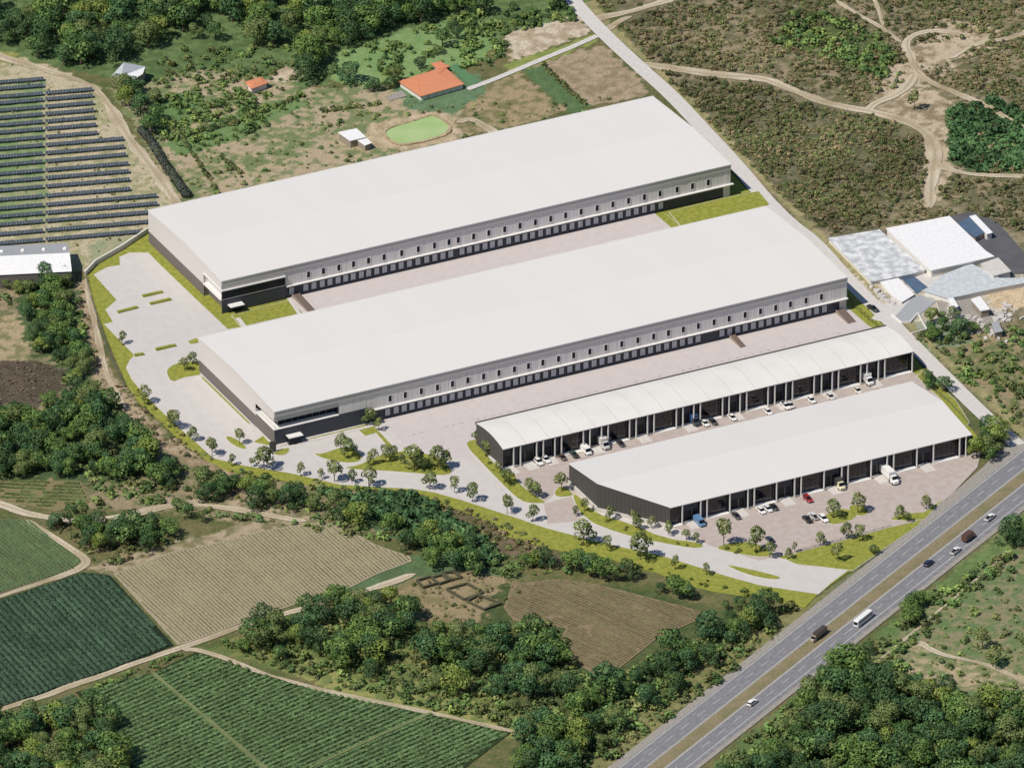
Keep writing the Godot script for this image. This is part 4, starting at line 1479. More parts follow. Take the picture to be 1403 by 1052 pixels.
func compound() -> void:
	slab("lawn", [-69.9, -177.2, -86.7, -166.8, -99.5, -160.8, -106.9, -155.6, -111.5, -141.5, -118.0, -118.9, -122.1, -103.4, -128.4, -77.8, -131.5, -64.7, -133.3, -50.4, -132.6, -31.7, -132.6, -14.8, -130.2, 2.7, -126.6, 14.8, -117.1, 24.1, -112.7, 28.9, -103.4, 38.7, -90.3, 48.5, -74.2, 58.5, -71.1, 68.4, -62.0, 81.2, -56.1, 97.5, -55.6, 107.3, -48.2, 119.2, -44.6, 123.5, -37.1, 134.9, -28.2, 141.8, -22.3, 151.7, -18.8, 156.6, -15.1, 167.7, -6.9, 178.7, 1.9, 187.5, 10.2, 193.5, 14.1, 202.3, 17.9, 204.8, 26.2, 198.4, 44.9, 187.9, 46.8, 188.3, 86.7, 166.8, 106.3, 152.4, 125.3, 137.5, 132.8, 129.6, 138.2, 116.8, 141.8, 87.1, 147.3, 51.4, 149.2, 20.8, 152.0, -11.8, 156.4, -49.5, 154.7, -84.6, 156.5, -114.0, 161.4, -179.7, 148.0, -179.1, -67.6, -177.4], 0.03, "lawn", 0)
	slab("pavement", [-89.3, -162.6, -84.1, -164.2, -77.6, -160.9, -77.9, -151.4, -77.8, -121.1, -77.5, -89.1, -57.5, -86.5, -68.2, -51.5, -58.8, -7.1, -19.3, 12.8, -2.5, 40.9, 18.7, 84.0, 12.7, 119.4, 16.8, 146.8, 28.1, 168.9, 30.6, 175.1, 45.4, 186.9, 35.4, 192.5, 26.9, 198.2, 18.6, 190.3, 11.0, 182.8, 2.8, 170.5, -3.2, 160.0, -11.6, 145.7, -23.1, 131.8, -30.4, 121.8, -40.4, 107.3, -46.1, 96.2, -50.1, 89.1, -58.5, 74.1, -64.7, 64.6, -70.3, 58.6, -82.7, 50.4, -93.7, 43.0, -100.9, 33.5, -106.8, 26.1, -114.3, 18.4, -119.5, 13.2, -127.3, 2.9, -127.7, -11.0, -128.4, -24.4, -128.8, -41.6, -128.8, -56.8, -128.0, -68.3, -126.0, -77.9, -121.9, -83.2, -118.7, -85.6, -118.6, -97.0, -118.3, -114.3, -114.5, -114.4, -112.7, -125.0, -105.5, -130.3, -104.4, -153.7, -97.2, -156.9, -91.9, -156.3], 0.06, "pavement", 0)
	slab("yard", [-46.0, -104.0, 113.8, -104.0, 114.4, -60.0, -46.0, -60.0], 0.09, "yard_pavement", 0)
	slab("yard", [-58.0, 3.0, 139.0, 3.0, 139.0, 37.0, -40.0, 37.0, -58.0, 22.0], 0.085, "yard_pavement", 0)
	slab("yard", [-28.0, 58.0, 141.0, 58.0, 141.0, 84.0, -14.0, 84.0, -28.0, 72.0], 0.086, "yard_brown", 0)
	slab("yard", [-55.5, 2.4, -58.0, 19.5, -58.4, 27.1, -42.4, 46.8, -19.9, 38.6, 146.4, 30.8, 143.9, 18.8, 143.8, 1.1, 140.2, -4.1, 63.2, -2.2], 0.09, "yard_pavement", 0)
	slab("yard", [-31.7, 56.1, -26.4, 61.3, 143.1, 62.6, 139.7, 79.5, 125.6, 82.3, -18.8, 97.2, -18.4, 92.3, -20.4, 82.3, -32.2, 90.5, -32.8, 74.2], 0.09, "yard_brown", 0)
	slab("yard", [-32.0, 90.6, -20.4, 90.0, -24.2, 106.0, -26.9, 108.4, -38.2, 105.3, -33.0, 92.6], 0.095, "yard_brown", 0)
	slab("yard", [1.6, 127.8, 133.9, 127.6, 126.5, 138.2, 108.3, 152.1, 87.8, 164.8, 75.4, 164.9, 35.3, 166.8, 19.1, 165.6, 8.6, 147.8, 6.6, 142.9, 7.3, 135.7], 0.092, "yard_brown", 0)
	var st0: SurfaceTool
	var hedge_places := ["upper one of the middle pair", "lower one of the middle pair", "at the left edge", "at its lower exit", "tiny one at its lower left corner"]
	# islands of lawn on the paving
	lawn_island([-95.7, -128.8, -87.1, -128.5, -86.9, -127.1, -95.6, -127.0], 0)
	lawn_island([-95.8, -122.0, -86.9, -121.6, -86.8, -119.9, -95.8, -120.0], 0)
	lawn_island([-109.9, -121.0, -101.3, -121.4, -100.8, -119.8, -109.4, -119.3], 0)
	lawn_island([-109.6, -87.1, -101.0, -86.4, -101.1, -84.8, -109.9, -84.6], 0)
	lawn_island([-95.8, -86.9, -91.3, -88.0, -91.6, -83.4, -95.9, -84.2], 0)
	lawn_island([-119.2, -85.9, -115.2, -85.2, -115.2, -83.9, -119.4, -84.0], 0)
	lawn_island([-114.0, -67.9, -110.5, -71.5, -105.2, -72.8, -101.3, -71.5, -97.8, -68.4, -102.6, -59.5, -106.6, -60.2, -110.1, -60.6, -115.8, -58.9], 1)
	lawn_island([-116.6, -10.0, -114.4, -10.8, -112.2, -4.5, -112.2, 0.7, -114.2, 2.3, -116.4, -3.4], 1)
	lawn_island([-108.5, -2.0, -102.1, -5.3, -100.7, 2.0, -103.6, 4.4], 0)
	lawn_island([-92.1, 16.0, -89.5, 18.0, -85.5, 17.4, -79.6, 16.5, -76.6, 19.2, -76.0, 26.0, -78.7, 29.8, -82.9, 29.7, -86.8, 26.4, -91.0, 21.1], 1)
	lawn_island([-106.2, 9.6, -101.9, 7.8, -97.5, 8.1, -100.7, 12.3, -104.0, 12.6], 1)
	lawn_island([-87.4, 31.3, -81.2, 32.5, -73.8, 29.7, -66.8, 28.0, -59.0, 30.7, -51.9, 38.1, -50.3, 46.7, -52.2, 54.8, -57.9, 53.2, -66.6, 46.2, -75.7, 39.8, -82.8, 35.6], 1)
	lawn_island([-68.8, 7.5, -62.1, 7.0, -62.1, 12.2, -68.6, 12.9], 0)
	lawn_island([-63.9, 12.0, -62.1, 12.2, -62.6, 25.6, -64.8, 26.5], 0)
	lawn_island([-38.0, 36.1, -35.2, 33.5, -31.7, 34.0, -32.4, 44.0, -32.7, 58.1, -31.4, 65.2, -33.6, 73.2, -31.4, 87.1, -31.0, 91.1, -36.8, 88.2, -39.2, 84.4, -39.5, 74.0, -38.8, 51.8], 1)
	lawn_island([-25.4, 84.9, -19.9, 80.0, -18.6, 88.4, -20.1, 90.2, -25.5, 88.7], 1)
	lawn_island([-20.4, 90.0, -17.6, 88.9, -18.5, 106.3, -10.9, 117.7, -4.0, 135.1, 6.5, 144.2, 5.7, 147.5, 1.6, 146.7, -7.3, 137.3, -17.5, 124.5, -24.5, 108.4], 1)
	lawn_island([8.6, 149.6, 15.7, 148.8, 23.5, 151.5, 26.2, 159.1, 25.5, 165.1, 20.2, 163.6, 12.3, 155.3], 1)
	lawn_island([55.8, 146.2, 64.9, 143.1, 68.7, 147.5, 67.4, 153.3, 57.5, 154.6, 54.6, 150.7], 1)
	lawn_island([67.3, 144.3, 71.8, 142.8, 74.1, 149.0, 72.9, 152.2, 67.7, 152.8], 1)
	lawn_island([77.1, 159.4, 83.1, 157.4, 91.5, 160.3, 108.8, 151.1, 104.2, 153.9, 89.2, 165.5, 81.9, 163.1], 0)
	lawn_island([28.1, 168.9, 34.6, 166.5, 52.6, 166.1, 75.4, 164.9, 83.8, 165.3, 86.2, 167.8, 46.8, 188.3, 42.5, 184.9, 29.9, 174.1], 0)
	lawn_island([6.0, 162.8, 9.8, 165.9, 17.1, 175.2, 21.1, 181.6, 16.9, 181.4, 10.1, 173.6], 1)
	lawn_island([119.3, -100.3, 143.5, -101.5, 159.2, -100.6, 157.8, -88.7, 155.3, -87.1, 117.6, -86.4], 0)
	lawn_island([-71.5, -98.9, -46.2, -99.8, -46.9, -87.9, -72.2, -88.4, -72.1, -93.8], 0)
	lawn_island([140.5, 64.0, 144.8, 60.8, 144.9, 87.3, 140.8, 106.3, 137.4, 107.9, 139.9, 84.9], 0)
	for e in [[-95.5, -128.0, -87.1, -127.9], [-95.6, -120.9, -86.9, -121.0], [-109.7, -120.2, -101.1, -120.6], [-109.7, -85.8, -101.4, -85.6], [-118.9, -85.1, -115.4, -84.6]]:
		st0 = begin()
		bar(st0, Vector3(e[0], 0.1, e[1]), Vector3(e[2], 0.1, e[3]), 1.3, 0.75)
		tag(obj("low_hedge", st0, M.lawn), "low hedge on a left parking lot island, " + hedge_places.pop_front(), "hedge", "low hedges of the left parking lot")
	# footpaths and ramps in the gaps
	lane([-45.6, -101.6, -47.7, -87.0], 1.4, "concrete_light", 0.26, "footpath")
	lane([-70.3, -95.6, -71.2, -86.6], 2.0, "concrete_light", 0.26, "footpath")
	lane([-101.4, 4.8, -85.8, 4.2, -70.5, 4.1, -64.0, 3.4], 1.6, "concrete_light", 0.24, "footpath")
	lane([-101.8, -12.3, -102.4, 1.7], 1.6, "concrete_light", 0.24, "footpath")
	# faint joints and trailer pads on the yards
	var st := begin()
	for e in [[-66.0, 140.0, -100.0, -64.0], [-60.0, 140.0, 6.0, 36.0]]:
		var x: float = e[0]
		while x < e[1]:
			bx(st, x, x + 0.12, 0.0, 0.1, e[2], e[3])
			x += 6.8
		for z in [14.0, 26.0]:
			bx(st, e[0], e[1], 0.0, 0.101, e[2] + z, e[2] + z + 0.12)
	struct("yard_joints", st, M.joint)
	st = begin()
	for e in [[-60.0, 112.0, -86.0], [-52.0, 132.0, 19.5]]:
		var x: float = e[0]
		while x < e[1]:
			if rng.randf() < 0.7:
				bx(st, x, x + rng.randf_range(0.7, 1.5), 0.0, 0.104, e[2], e[2] + 0.35)
			x += 3.37
	struct("trailer_pads", st, M.landing_pad)
	st = begin()
	for e in [[-88.2, -142.8, -89.7, -95.9], [-86.4, -124.1, -87.7, -96.3], [-104.1, -116.7, -106.4, -84.1], [-115.6, -55.4, -117.1, -13.5], [-116.7, -75.9, -115.6, -55.4]]:
		bar(st, Vector3(e[0], 0.0, e[1]), Vector3(e[2], 0.0, e[3]), 0.16, 0.075)
	var x := -22.0
	for k in 9:
		pass
	for k in 18:
		var u := on_edge(Vector2(20.9, 156.4), Vector2(78.8, 154.5), k / 17.0)
		bar(st, Vector3(u.x, 0.0, u.y - 2.4), Vector3(u.x, 0.0, u.y + 2.4), 0.14, 0.105)
	struct("parking_lines", st, M.road_paint)
	# planted strips and kerbs along the middle warehouse
	lawn_island([-103.9, -58.0, -102.7, -58.0, -102.7, -16.0, -103.9, -16.0], 0)
	lawn_island([-92.0, 4.4, -63.5, 4.4, -63.5, 5.8, -92.0, 5.8], 0)
	st = begin()
	bx(st, -94.0, -62.0, -0.2, 0.2, 5.9, 7.2)
	bx(st, -105.2, -104.0, -0.2, 0.2, -60.0, -10.0)
	struct("footpath", st, M.concrete_light)
	# boundary walls
	var bw := thing("boundary_wall", "pale concrete boundary wall between the solar field and the parking lot", "wall")
	st = begin()
	var p := poly2([-107.9, -154.1, -100.5, -160.7, -86.4, -167.4, -70.2, -176.6])
	for i in 3:
		bar(st, Vector3(p[i].x, -0.3, p[i].y), Vector3(p[i + 1].x, -0.3, p[i + 1].y), 0.35, 2.3)
	obj("wall", st, M.concrete_light, bw)
	st = begin()
	for i in 3:
		bar(st, Vector3(p[i].x, 2.0, p[i].y), Vector3(p[i + 1].x, 2.0, p[i + 1].y), 0.55, 0.14)
	obj("coping", st, M.trim_white, bw)
	fence("wire_fence", "long wire fence on posts along the west edge of the compound", [-108.2, -152.8, -114.1, -135.3, -121.0, -111.7, -127.9, -88.2, -133.0, -64.2], 1.8, "steel")
	fence("wire_fence", "dark low fence between the car park and the verge by the highway", [34.6, 166.5, 46.4, 166.1, 60.5, 165.6, 75.4, 164.9], 1.1, "chassis")
	fence("wire_fence", "wire fence between the sheds and the access road on the right", [146.9, -2.8, 146.0, 9.0, 146.2, 24.0], 2.2, "chassis")
	fence("wire_fence", "fence behind the front unit building beside the road", [140.9, 66.8, 141.3, 88.2, 139.2, 112.1], 1.6, "steel")
	# entrance pylon beside the middle warehouse
	var s := thing("entrance_pylon", "dark rectangular entrance pylon at the corner of the middle warehouse", "sign", Vector3(-105.3, 0, 8.7))
	st = begin()
	bx(st, -1.3, 1.3, 0.15, 4.8, -0.3, 0.3)
	obj("panel", st, M.wall_slate, s)
	st = begin()
	bx(st, -1.5, 1.5, 0.0, 0.3, -0.5, 0.5)
	obj("footing", st, M.concrete_light, s)
	# loading ramps and stairs
	for e in [["brown loading ramp running out from the middle warehouse docks", 92.5, 3.7, 9.5, 2.2], ["brown loading ramp at the right end of the middle warehouse", 139.3, 3.7, 10.5, 3.4], ["brown loading ramp at the left end of the rear warehouse docks", -42.5, -102.2, 16.0, 3.0]]:
		var r := thing("loading_ramp", e[0], "ramp", Vector3(e[1], 0, e[2]))
		st = begin()
		var w: float = e[4] / 2
		var l: float = e[3]
		hexa(st, [Vector3(-w, -0.1, l), Vector3(w, -0.1, l), Vector3(w, -0.1, 0.4), Vector3(-w, -0.1, 0.4), Vector3(-w, 0.12, l), Vector3(w, 0.12, l), Vector3(w, 1.2, 0.4), Vector3(-w, 1.2, 0.4)])
		obj("deck", st, M.ramp_brown, r)
		for sgn in [-1, 1]:
			st = begin()
			hexa(st, [Vector3(sgn * w - 0.09, -0.1, l), Vector3(sgn * w + 0.09, -0.1, l), Vector3(sgn * w + 0.09, -0.1, 0.4), Vector3(sgn * w - 0.09, -0.1, 0.4), Vector3(sgn * w - 0.09, 0.4, l), Vector3(sgn * w + 0.09, 0.4, l), Vector3(sgn * w + 0.09, 1.5, 0.4), Vector3(sgn * w - 0.09, 1.5, 0.4)])
			obj("kerb", st, M.ramp_brown if sgn > 0 else M.plaster_shade, r)


func fence(called: String, label: String, flat: Array, h: float, material: String) -> void:
	var t := thing(called, label, "fence")
	var p := poly2(flat)
	var st := begin()
	for i in p.size() - 1:
		var a := p[i]
		var b := p[i + 1]
		for k in 3:
			bar(st, Vector3(a.x, h * (0.3 + 0.33 * k), a.y), Vector3(b.x, h * (0.3 + 0.33 * k), b.y), 0.05, 0.05)
	obj("rail", st, M[material], t)
	st = begin()
	bx(st, -0.05, 0.05, -0.3, h + 0.1, -0.05, 0.05)
	var post := st.commit()
	for i in p.size() - 1:
		var n := maxi(1, int(p[i].distance_to(p[i + 1]) / 3.0))
		for k in n:
			var q := p[i].lerp(p[i + 1], float(k) / n)
			put("post", post, M[material], t, Vector3(q.x, 0, q.y))


func sheds() -> void:
	warehouse("long white rear warehouse with a glazed corner office, farthest of the sheds", -73.9, 147.4, -168.5, -102.2, 14.0, [-43.9, -37.9, -34.4, -30.8, -27.5, -24.0, -20.7, -17.5, -14.0, -10.8, -7.3, -3.9, -0.3, 3.2, 6.8, 10.5, 14.3, 17.8, 21.3, 24.7, 29.6, 32.8, 36.1, 39.6, 42.8, 46.2, 49.9, 53.6, 57.0, 60.3, 63.8, 67.2, 70.6, 74.1, 77.6, 81.2, 84.6, 88.1, 91.7, 95.2, 98.8, 102.3, 105.8, 109.4, 113.0, 116.6], [-36.7, -30.3, -23.7, -17.4, -10.9, -4.2, 3.4, 10.6, 17.6, 23.9, 27.9, 34.6, 41.2, 48.1, 54.8, 61.5, 68.2, 74.7, 81.5, 88.5, 95.4, 102.3, 109.3, 116.2, 123.7, 130.5, 137.5], 1)
	warehouse("long white middle warehouse with an open corner terrace above a dark base", -102.2, 142.6, -62.9, 3.7, 14.4, [-54.6, -51.0, -47.6, -44.3, -40.9, -37.5, -34.0, -30.6, -27.3, -23.9, -20.5, -17.0, -13.8, -10.5, -7.0, -3.6, -0.3, 2.7, 5.7, 9.0, 12.5, 15.9, 19.3, 22.8, 26.2, 29.7, 33.2, 36.6, 40.1, 43.5, 47.0, 50.5, 54.1, 57.5, 60.9, 64.4, 67.8, 71.2, 74.6, 78.0, 88.3, 91.7, 95.1, 98.4, 101.9, 105.3, 108.7, 112.2, 115.8, 119.2, 122.7, 126.1, 129.4, 132.9], [-53.6, -47.2, -40.4, -33.6, -27.2, -20.7, -14.0, -7.5, -0.9, 5.1, 11.2, 17.9, 24.4, 31.3, 38.2, 45.0, 51.9, 58.7, 65.1, 71.5, 78.0, 84.8, 91.3, 98.2, 104.9, 111.5, 117.9, 124.7, 131.4], 2)
	# the stair opening between two docks of the middle warehouse
	# arched shed
	var x0 := -33.9
	var x1 := 141.2
	var z0 := 37.3
	var z1 := 60.0
	var h := 9.2
	var cols := [-29.6, -26.7, -19.9, -17.1, -12.2, -9.4, -0.2, 2.6, 7.5, 10.3, 19.4, 22.2, 27.0, 29.8, 39.3, 42.1, 46.7, 49.5, 59.0, 61.8, 66.5, 69.3, 78.5, 81.4, 86.2, 89.0, 98.3, 101.5, 106.1, 108.8, 118.3, 121.1, 126.0, 128.8, 140.7]
	var spans := [[x0 + 0.6, cols[0], 1]]
	for i in cols.size() - 1:
		var w: float = cols[i + 1] - cols[i]
		spans.append([cols[i] + 0.2, cols[i + 1] - 0.2, 2 if w < 3.6 else (1 if w < 7.0 else 0)])
	var arch := func(z: float) -> float: return h + 1.5 * (1.0 - pow((z - (z0 + z1) / 2) / ((z1 - z0) / 2), 2.0))
	var t := unit_shed("long arched white roof over a row of dark glazed units", x0, x1, z0, z1, h, arch, cols, spans, 0.0)
	var n := 18
	for k in n:
		var st := begin()
		var a := lerpf(x0 - 0.2, x1 + 0.3, float(k) / n)
		var b := lerpf(x0 - 0.2, x1 + 0.3, (k + 1.0) / n) - 0.16
		for s in 10:
			var za := lerpf(z0 + 0.4, z1 + 0.5, s / 10.0)
			var zb := lerpf(z0 + 0.4, z1 + 0.5, (s + 1) / 10.0)
			var ya: float = arch.call(za)
			var yb: float = arch.call(zb)
			hexa(st, [Vector3(a, yb - 0.25, zb), Vector3(b, yb - 0.25, zb), Vector3(b, ya - 0.25, za), Vector3(a, ya - 0.25, za), Vector3(a, yb, zb), Vector3(b, yb, zb), Vector3(b, ya, za), Vector3(a, ya, za)])
		obj("roof_panel", st, M.roof_white, t)
	var st := begin()
	for s in 10:
		var za := lerpf(z0 + 0.45, z1 + 0.3, s / 10.0)
		var zb := lerpf(z0 + 0.45, z1 + 0.3, (s + 1) / 10.0)
		var ya: float = arch.call(za) - 0.1
		var yb: float = arch.call(zb) - 0.1
		quad(st, Vector3(x0, ya, za), Vector3(x1, ya, za), Vector3(x1, yb, zb), Vector3(x0, yb, zb))
	obj("roof_deck", st, M.gutter, t)
	st = begin()
	bx(st, x0 - 0.3, x1 + 0.3, h - 0.6, h + 0.35, z0 - 0.25, z0 + 0.35)
	obj("rear_parapet", st, M.wall_slate, t)
	for side in [x0 + 0.15, x1 - 0.15]:
		for s in 5:
			var za := lerpf(z0, z1 - 0.1, s / 5.0)
			var zb := lerpf(z0, z1 - 0.1, (s + 1) / 5.0)
			slate_wall(t, Vector2(side, za), Vector2(side, zb), -0.3, arch.call(za) - 0.3, arch.call(zb) - 0.3)
	plinth_wall(t, Vector2(x0 - 0.6, z0 + 12.0), Vector2(x0 - 0.2, z1 + 2.0), 1.2)
	# slanted front shed
	x0 = -16.8
	x1 = 128.9
	z0 = 81.3
	z1 = 128.3
	h = 8.7
	var xc := 1.4         # where the slanted end meets the front
	var rise := 3.0
	var zm := (z0 + z1) / 2
	cols = [6.4, 14.1, 16.8, 26.4, 34.0, 36.7, 46.1, 53.7, 56.5, 66.2, 73.7, 76.4, 86.2, 93.0, 95.8, 105.7, 112.8, 124.0, 126.7]
	spans = [[xc + 0.6, cols[0], 0]]
	for i in cols.size() - 1:
		var w: float = cols[i + 1] - cols[i]
		spans.append([cols[i] + 0.2, cols[i + 1] - 0.2, 2 if w < 3.6 else (1 if w < 8.4 else 0)])
	var pitched := func(z: float) -> float: return h + rise * (1.0 - absf((z - zm) / ((z1 - z0) / 2)))
	t = unit_shed("white low gabled front unit building with a slanted dark end wall", x0, x1, z0, z1, h, pitched, cols, spans, xc - x0)
	st = begin()
	var r := RandomNumberGenerator.new()
	r.seed = 5
	var bays := 16
	for k in bays:
		var f0 := float(k) / bays
		var f1 := (k + 1.0) / bays
		var tone := r.randf_range(0.985, 1.0) * 0.675
		st.set_color(Color(tone, tone * 0.985, tone * 0.95))
		var a := lerpf(x0 - 0.3, x1 + 0.4, f0)
		var b := lerpf(x0 - 0.3, x1 + 0.4, f1)
		quad(st, Vector3(a, h, z0 - 0.2), Vector3(b, h, z0 - 0.2), Vector3(b, h + rise, zm), Vector3(a, h + rise, zm))
		var c := lerpf(xc - 0.3, x1 + 0.4, f0)
		var d := lerpf(xc - 0.3, x1 + 0.4, f1)
		quad(st, Vector3(a, h + rise, zm), Vector3(b, h + rise, zm), Vector3(d, h, z1 + 0.3), Vector3(c, h, z1 + 0.3))
	var roof := obj("roof", st, M.roof_panel, t)
	st = begin()
	bar(st, Vector3(xc - 0.3, h - 0.3, z1 + 0.3), Vector3(x1 + 0.4, h - 0.3, z1 + 0.3), 0.25, 0.32)
	bar(st, Vector3(x0 - 0.3, h - 0.3, z0 - 0.25), Vector3(x1 + 0.4, h - 0.3, z0 - 0.25), 0.25, 0.34)
	obj("eave_trim", st, M.trim_white, roof)
	slate_wall(t, Vector2(x0, z0), Vector2(x0, zm), -0.3, h - 0.15, h + rise - 0.15)
	slate_wall(t, Vector2(x0, zm), Vector2(xc, z1), -0.3, h + rise - 0.15, h - 0.15)
	slate_wall(t, Vector2(x1 - 0.1, z0), Vector2(x1 - 0.1, zm), -0.3, h - 0.15, h + rise - 0.15)
	slate_wall(t, Vector2(x1 - 0.1, zm), Vector2(x1 - 0.1, z1), -0.3, h + rise - 0.15, h - 0.15)
	plinth_wall(t, Vector2(x0 - 0.2, z0 - 0.3), Vector2(x0 - 0.5, zm + 0.2), 1.9)
	plinth_wall(t, Vector2(x0 - 0.5, zm + 0.1), Vector2(xc - 0.1, z1 + 0.6), 1.6)


func neighbours() -> void:
	# the factory across the road: several roofs at their own heights
	block("factory_hall", "stained grey white flat roofed factory hall nearest the access road", [163.4, -49.9, 184.3, -47.4, 184.3, -9.7, 178.2, -9.3, 164.5, -10.0, 160.9, -10.5], 1.4, "sheet_stained", "plaster")
	block("factory_hall", "large bright white roofed factory hall beyond the stained one", [186.0, -44.1, 212.6, -42.3, 211.0, -10.4, 211.8, -4.8, 184.7, -5.4], 3.0, "sheet_white", "plaster", 0.4)
	block("factory_hall", "bluish grey roofed factory hall in front of the white one", [175.4, 6.5, 187.6, -1.7, 202.2, -5.4, 203.2, -0.7, 206.1, 10.3, 214.4, 14.5, 223.2, 20.3, 212.7, 17.7, 199.7, 16.7, 180.6, 16.0], 1.8, "sheet_bluish", "plaster")
	block("factory_annex", "blue roofed annex behind the white factory hall", [212.9, -37.0, 221.1, -40.6, 220.7, -26.8, 214.5, -24.3], 2.0, "roof_blue", "plaster_shade")
	block("factory_annex", "narrow white roof strip along the blue annex", [220.5, -39.5, 222.7, -39.5, 221.5, -23.7, 219.2, -23.5], 2.6, "sheet_white", "plaster")
	block("factory_annex", "small cream flat roofed block at the right of the factory", [204.8, -1.9, 212.9, -3.3, 211.9, 8.6, 204.3, 8.9], 2.8, "concrete_light", "plaster")
	block("factory_shed", "long white roofed shed between the factory halls and their yard", [164.9, -10.7, 172.1, -9.8, 171.0, 5.4, 164.0, 8.7, 163.4, 1.6], 0.7, "sheet_white", "plaster")
	block("factory_shed", "small white shed in the factory yard below the bluish hall", [179.6, 17.7, 181.4, 17.9, 180.0, 24.6, 177.9, 24.9], 2.5, "sheet_white", "plaster")
	block("factory_shed", "white open sided shed at the right of the factory yard", [186.9, 23.1, 190.8, 22.3, 189.1, 33.0, 185.8, 32.7], 3.0, "sheet_white", "plaster_shade")
	block("factory_shed", "narrow grey shed at the lower right of the factory yard", [185.1, 42.8, 187.2, 42.5, 185.4, 50.3, 182.3, 50.1], 2.5, "sheet_grey", "plaster_shade")
	slab("asphalt_yard", [215.9, -48.2, 225.1, -47.8, 230.7, -36.6, 227.2, -8.4, 224.7, 8.9, 213.6, 6.1, 214.0, -15.7], 0.05, "shade_grey")  # flat dark slab; its colour paints in the shade behind the white hall
	slab("factory_yard", [185.2, -49.0, 188.3, -48.1, 187.0, -9.3, 184.7, -10.5], 0.05, "ramp_brown")
	slab("factory_yard", [156.0, 15.4, 166.3, 7.0, 174.1, 5.4, 177.3, 12.5, 166.6, 19.3, 159.6, 24.0, 156.6, 22.5], 0.06, "sheet_grey")
	slab("factory_yard", [177.3, 12.5, 190.1, 16.2, 190.1, 27.8, 191.3, 38.5, 183.4, 49.4, 180.8, 33.2, 173.6, 22.9], 0.05, "shoulder")
	slab("factory_yard", [187.0, -10.0, 189.6, -5.3, 177.4, 3.0, 172.3, 1.8, 174.4, -8.1], 0.05, "concrete_light")
	var st := begin()
	prism(st, poly2([174.0, -9.7, 179.2, -9.8, 179.6, 1.3, 173.2, 3.6]), -0.5, 0.1)
	struct("pool_water", st, M.roof_blue)
	# rubble and loose slabs about the yard
	st = begin()
	var rr := RandomNumberGenerator.new()
	rr.seed = 77
	for z in [[177.7, 15.4, 185.8, 35.8, 188.1, 57.1, 174.4, 44.9], [189.1, 23.9, 206.5, 27.2, 198.8, 42.3, 188.3, 37.0], [160.0, -11.2, 161.7, 4.7, 161.8, 12.9, 158.3, 1.6]]:
		var zone := poly2(z)
		for k in 34:
			var c := zone[0].lerp(zone[1], rr.randf()).lerp(zone[3].lerp(zone[2], rr.randf()), rr.randf())
			var d := Vector2.from_angle(rr.randf() * TAU) * rr.randf_range(0.3, 1.6)
			bar(st, Vector3(c.x - d.x, -0.2, c.y - d.y), Vector3(c.x + d.x, -0.2, c.y + d.y), rr.randf_range(0.4, 1.5), rr.randf_range(0.35, 0.9))
	var rubble := tag(obj("concrete_rubble", st, M.concrete_light), "pale rubble and loose slabs strewn about the factory yard", "rubble")
	rubble.set_meta("kind", "stuff")
	var gw := thing("boundary_wall", "low white kerb wall around the factory's front garden", "wall")
	st = begin()
	var q := poly2([156.0, 15.4, 156.3, 23.0, 159.6, 24.0, 165.6, 18.8, 162.3, 32.1, 155.5, 32.7])
	for i in q.size() - 1:
		bar(st, Vector3(q[i].x, -0.2, q[i].y), Vector3(q[i + 1].x, -0.2, q[i + 1].y), 0.35, 0.9)
	obj("wall", st, M.trim_white, gw)
	# the house with an orange tiled roof
	var hs := thing("tiled_house", "low house with a broad orange tiled roof and white walls by the pond", "house")
	hip_roof(hs, [73.2, -247.5, 92.5, -250.3, 95.7, -249.4, 95.8, -233.2, 75.3, -231.1], 2.2, "tile_orange", 0.45)
	hip_roof(hs, [91.8, -255.3, 96.2, -255.7, 97.4, -249.6, 92.3, -249.2], 2.4, "tile_orange", 0.5)
	st = begin()
	var hw := poly2([72.7, -241.7, 92.0, -245.2, 96.8, -234.0, 75.7, -231.5])
	for k in 6:
		var a := hw[3].lerp(hw[2], (k + 0.15) / 6.0)
		var b := hw[3].lerp(hw[2], (k + 0.6) / 6.0)
		bar(st, Vector3(a.x, 0, a.y), Vector3(b.x, 0, b.y), 0.25, 2.0)
	obj("arcade_pier", st, M.plaster, hs)
	slab("court", [99.8, -253.8, 103.6, -255.5, 103.9, -236.3, 99.2, -234.2], 0.05, "court_green")
	slab("patio", [65.2, -241.1, 72.7, -243.2, 72.8, -238.0, 64.5, -237.1], 0.05, "shoulder")
	var sm := thing("tiled_house", "small house with a faded orange roof at the edge of the far plots", "house")
	hip_roof(sm, [18.0, -274.0, 26.0, -275.2, 26.3, -269.1, 17.6, -267.0], 2.4, "tile_orange", 0.8)
	shed_roof("metal_shed", "silver metal roofed shed among the trees at upper left", [-29.4, -298.6, -19.7, -307.7, -13.2, -300.0, -17.3, -294.8, -23.7, -291.4], 4.6)
	block("metal_shed", "small white roofed shed left of the pond", [31.3, -215.3, 38.9, -215.0, 38.9, -207.1, 32.3, -206.8], 3.0, "sheet_white", "plaster_shade")
	block("metal_shed", "tiny white lean-to beside the shed by the pond", [35.6, -207.0, 39.3, -206.6, 39.2, -202.4, 36.3, -201.7], 2.4, "sheet_white", "plaster_shade")
	# pond covered with duckweed
	st = begin()
	sheet(st, smooth(poly2([49.7, -214.1, 57.7, -215.9, 65.4, -216.4, 72.6, -217.8, 74.9, -215.9, 76.1, -205.9, 71.9, -200.8, 66.3, -200.0, 58.1, -199.1, 50.6, -200.7, 49.7, -205.5]), true, 1), 0.05)
	struct("pond_water", st, M.pond_green)
	st = begin()
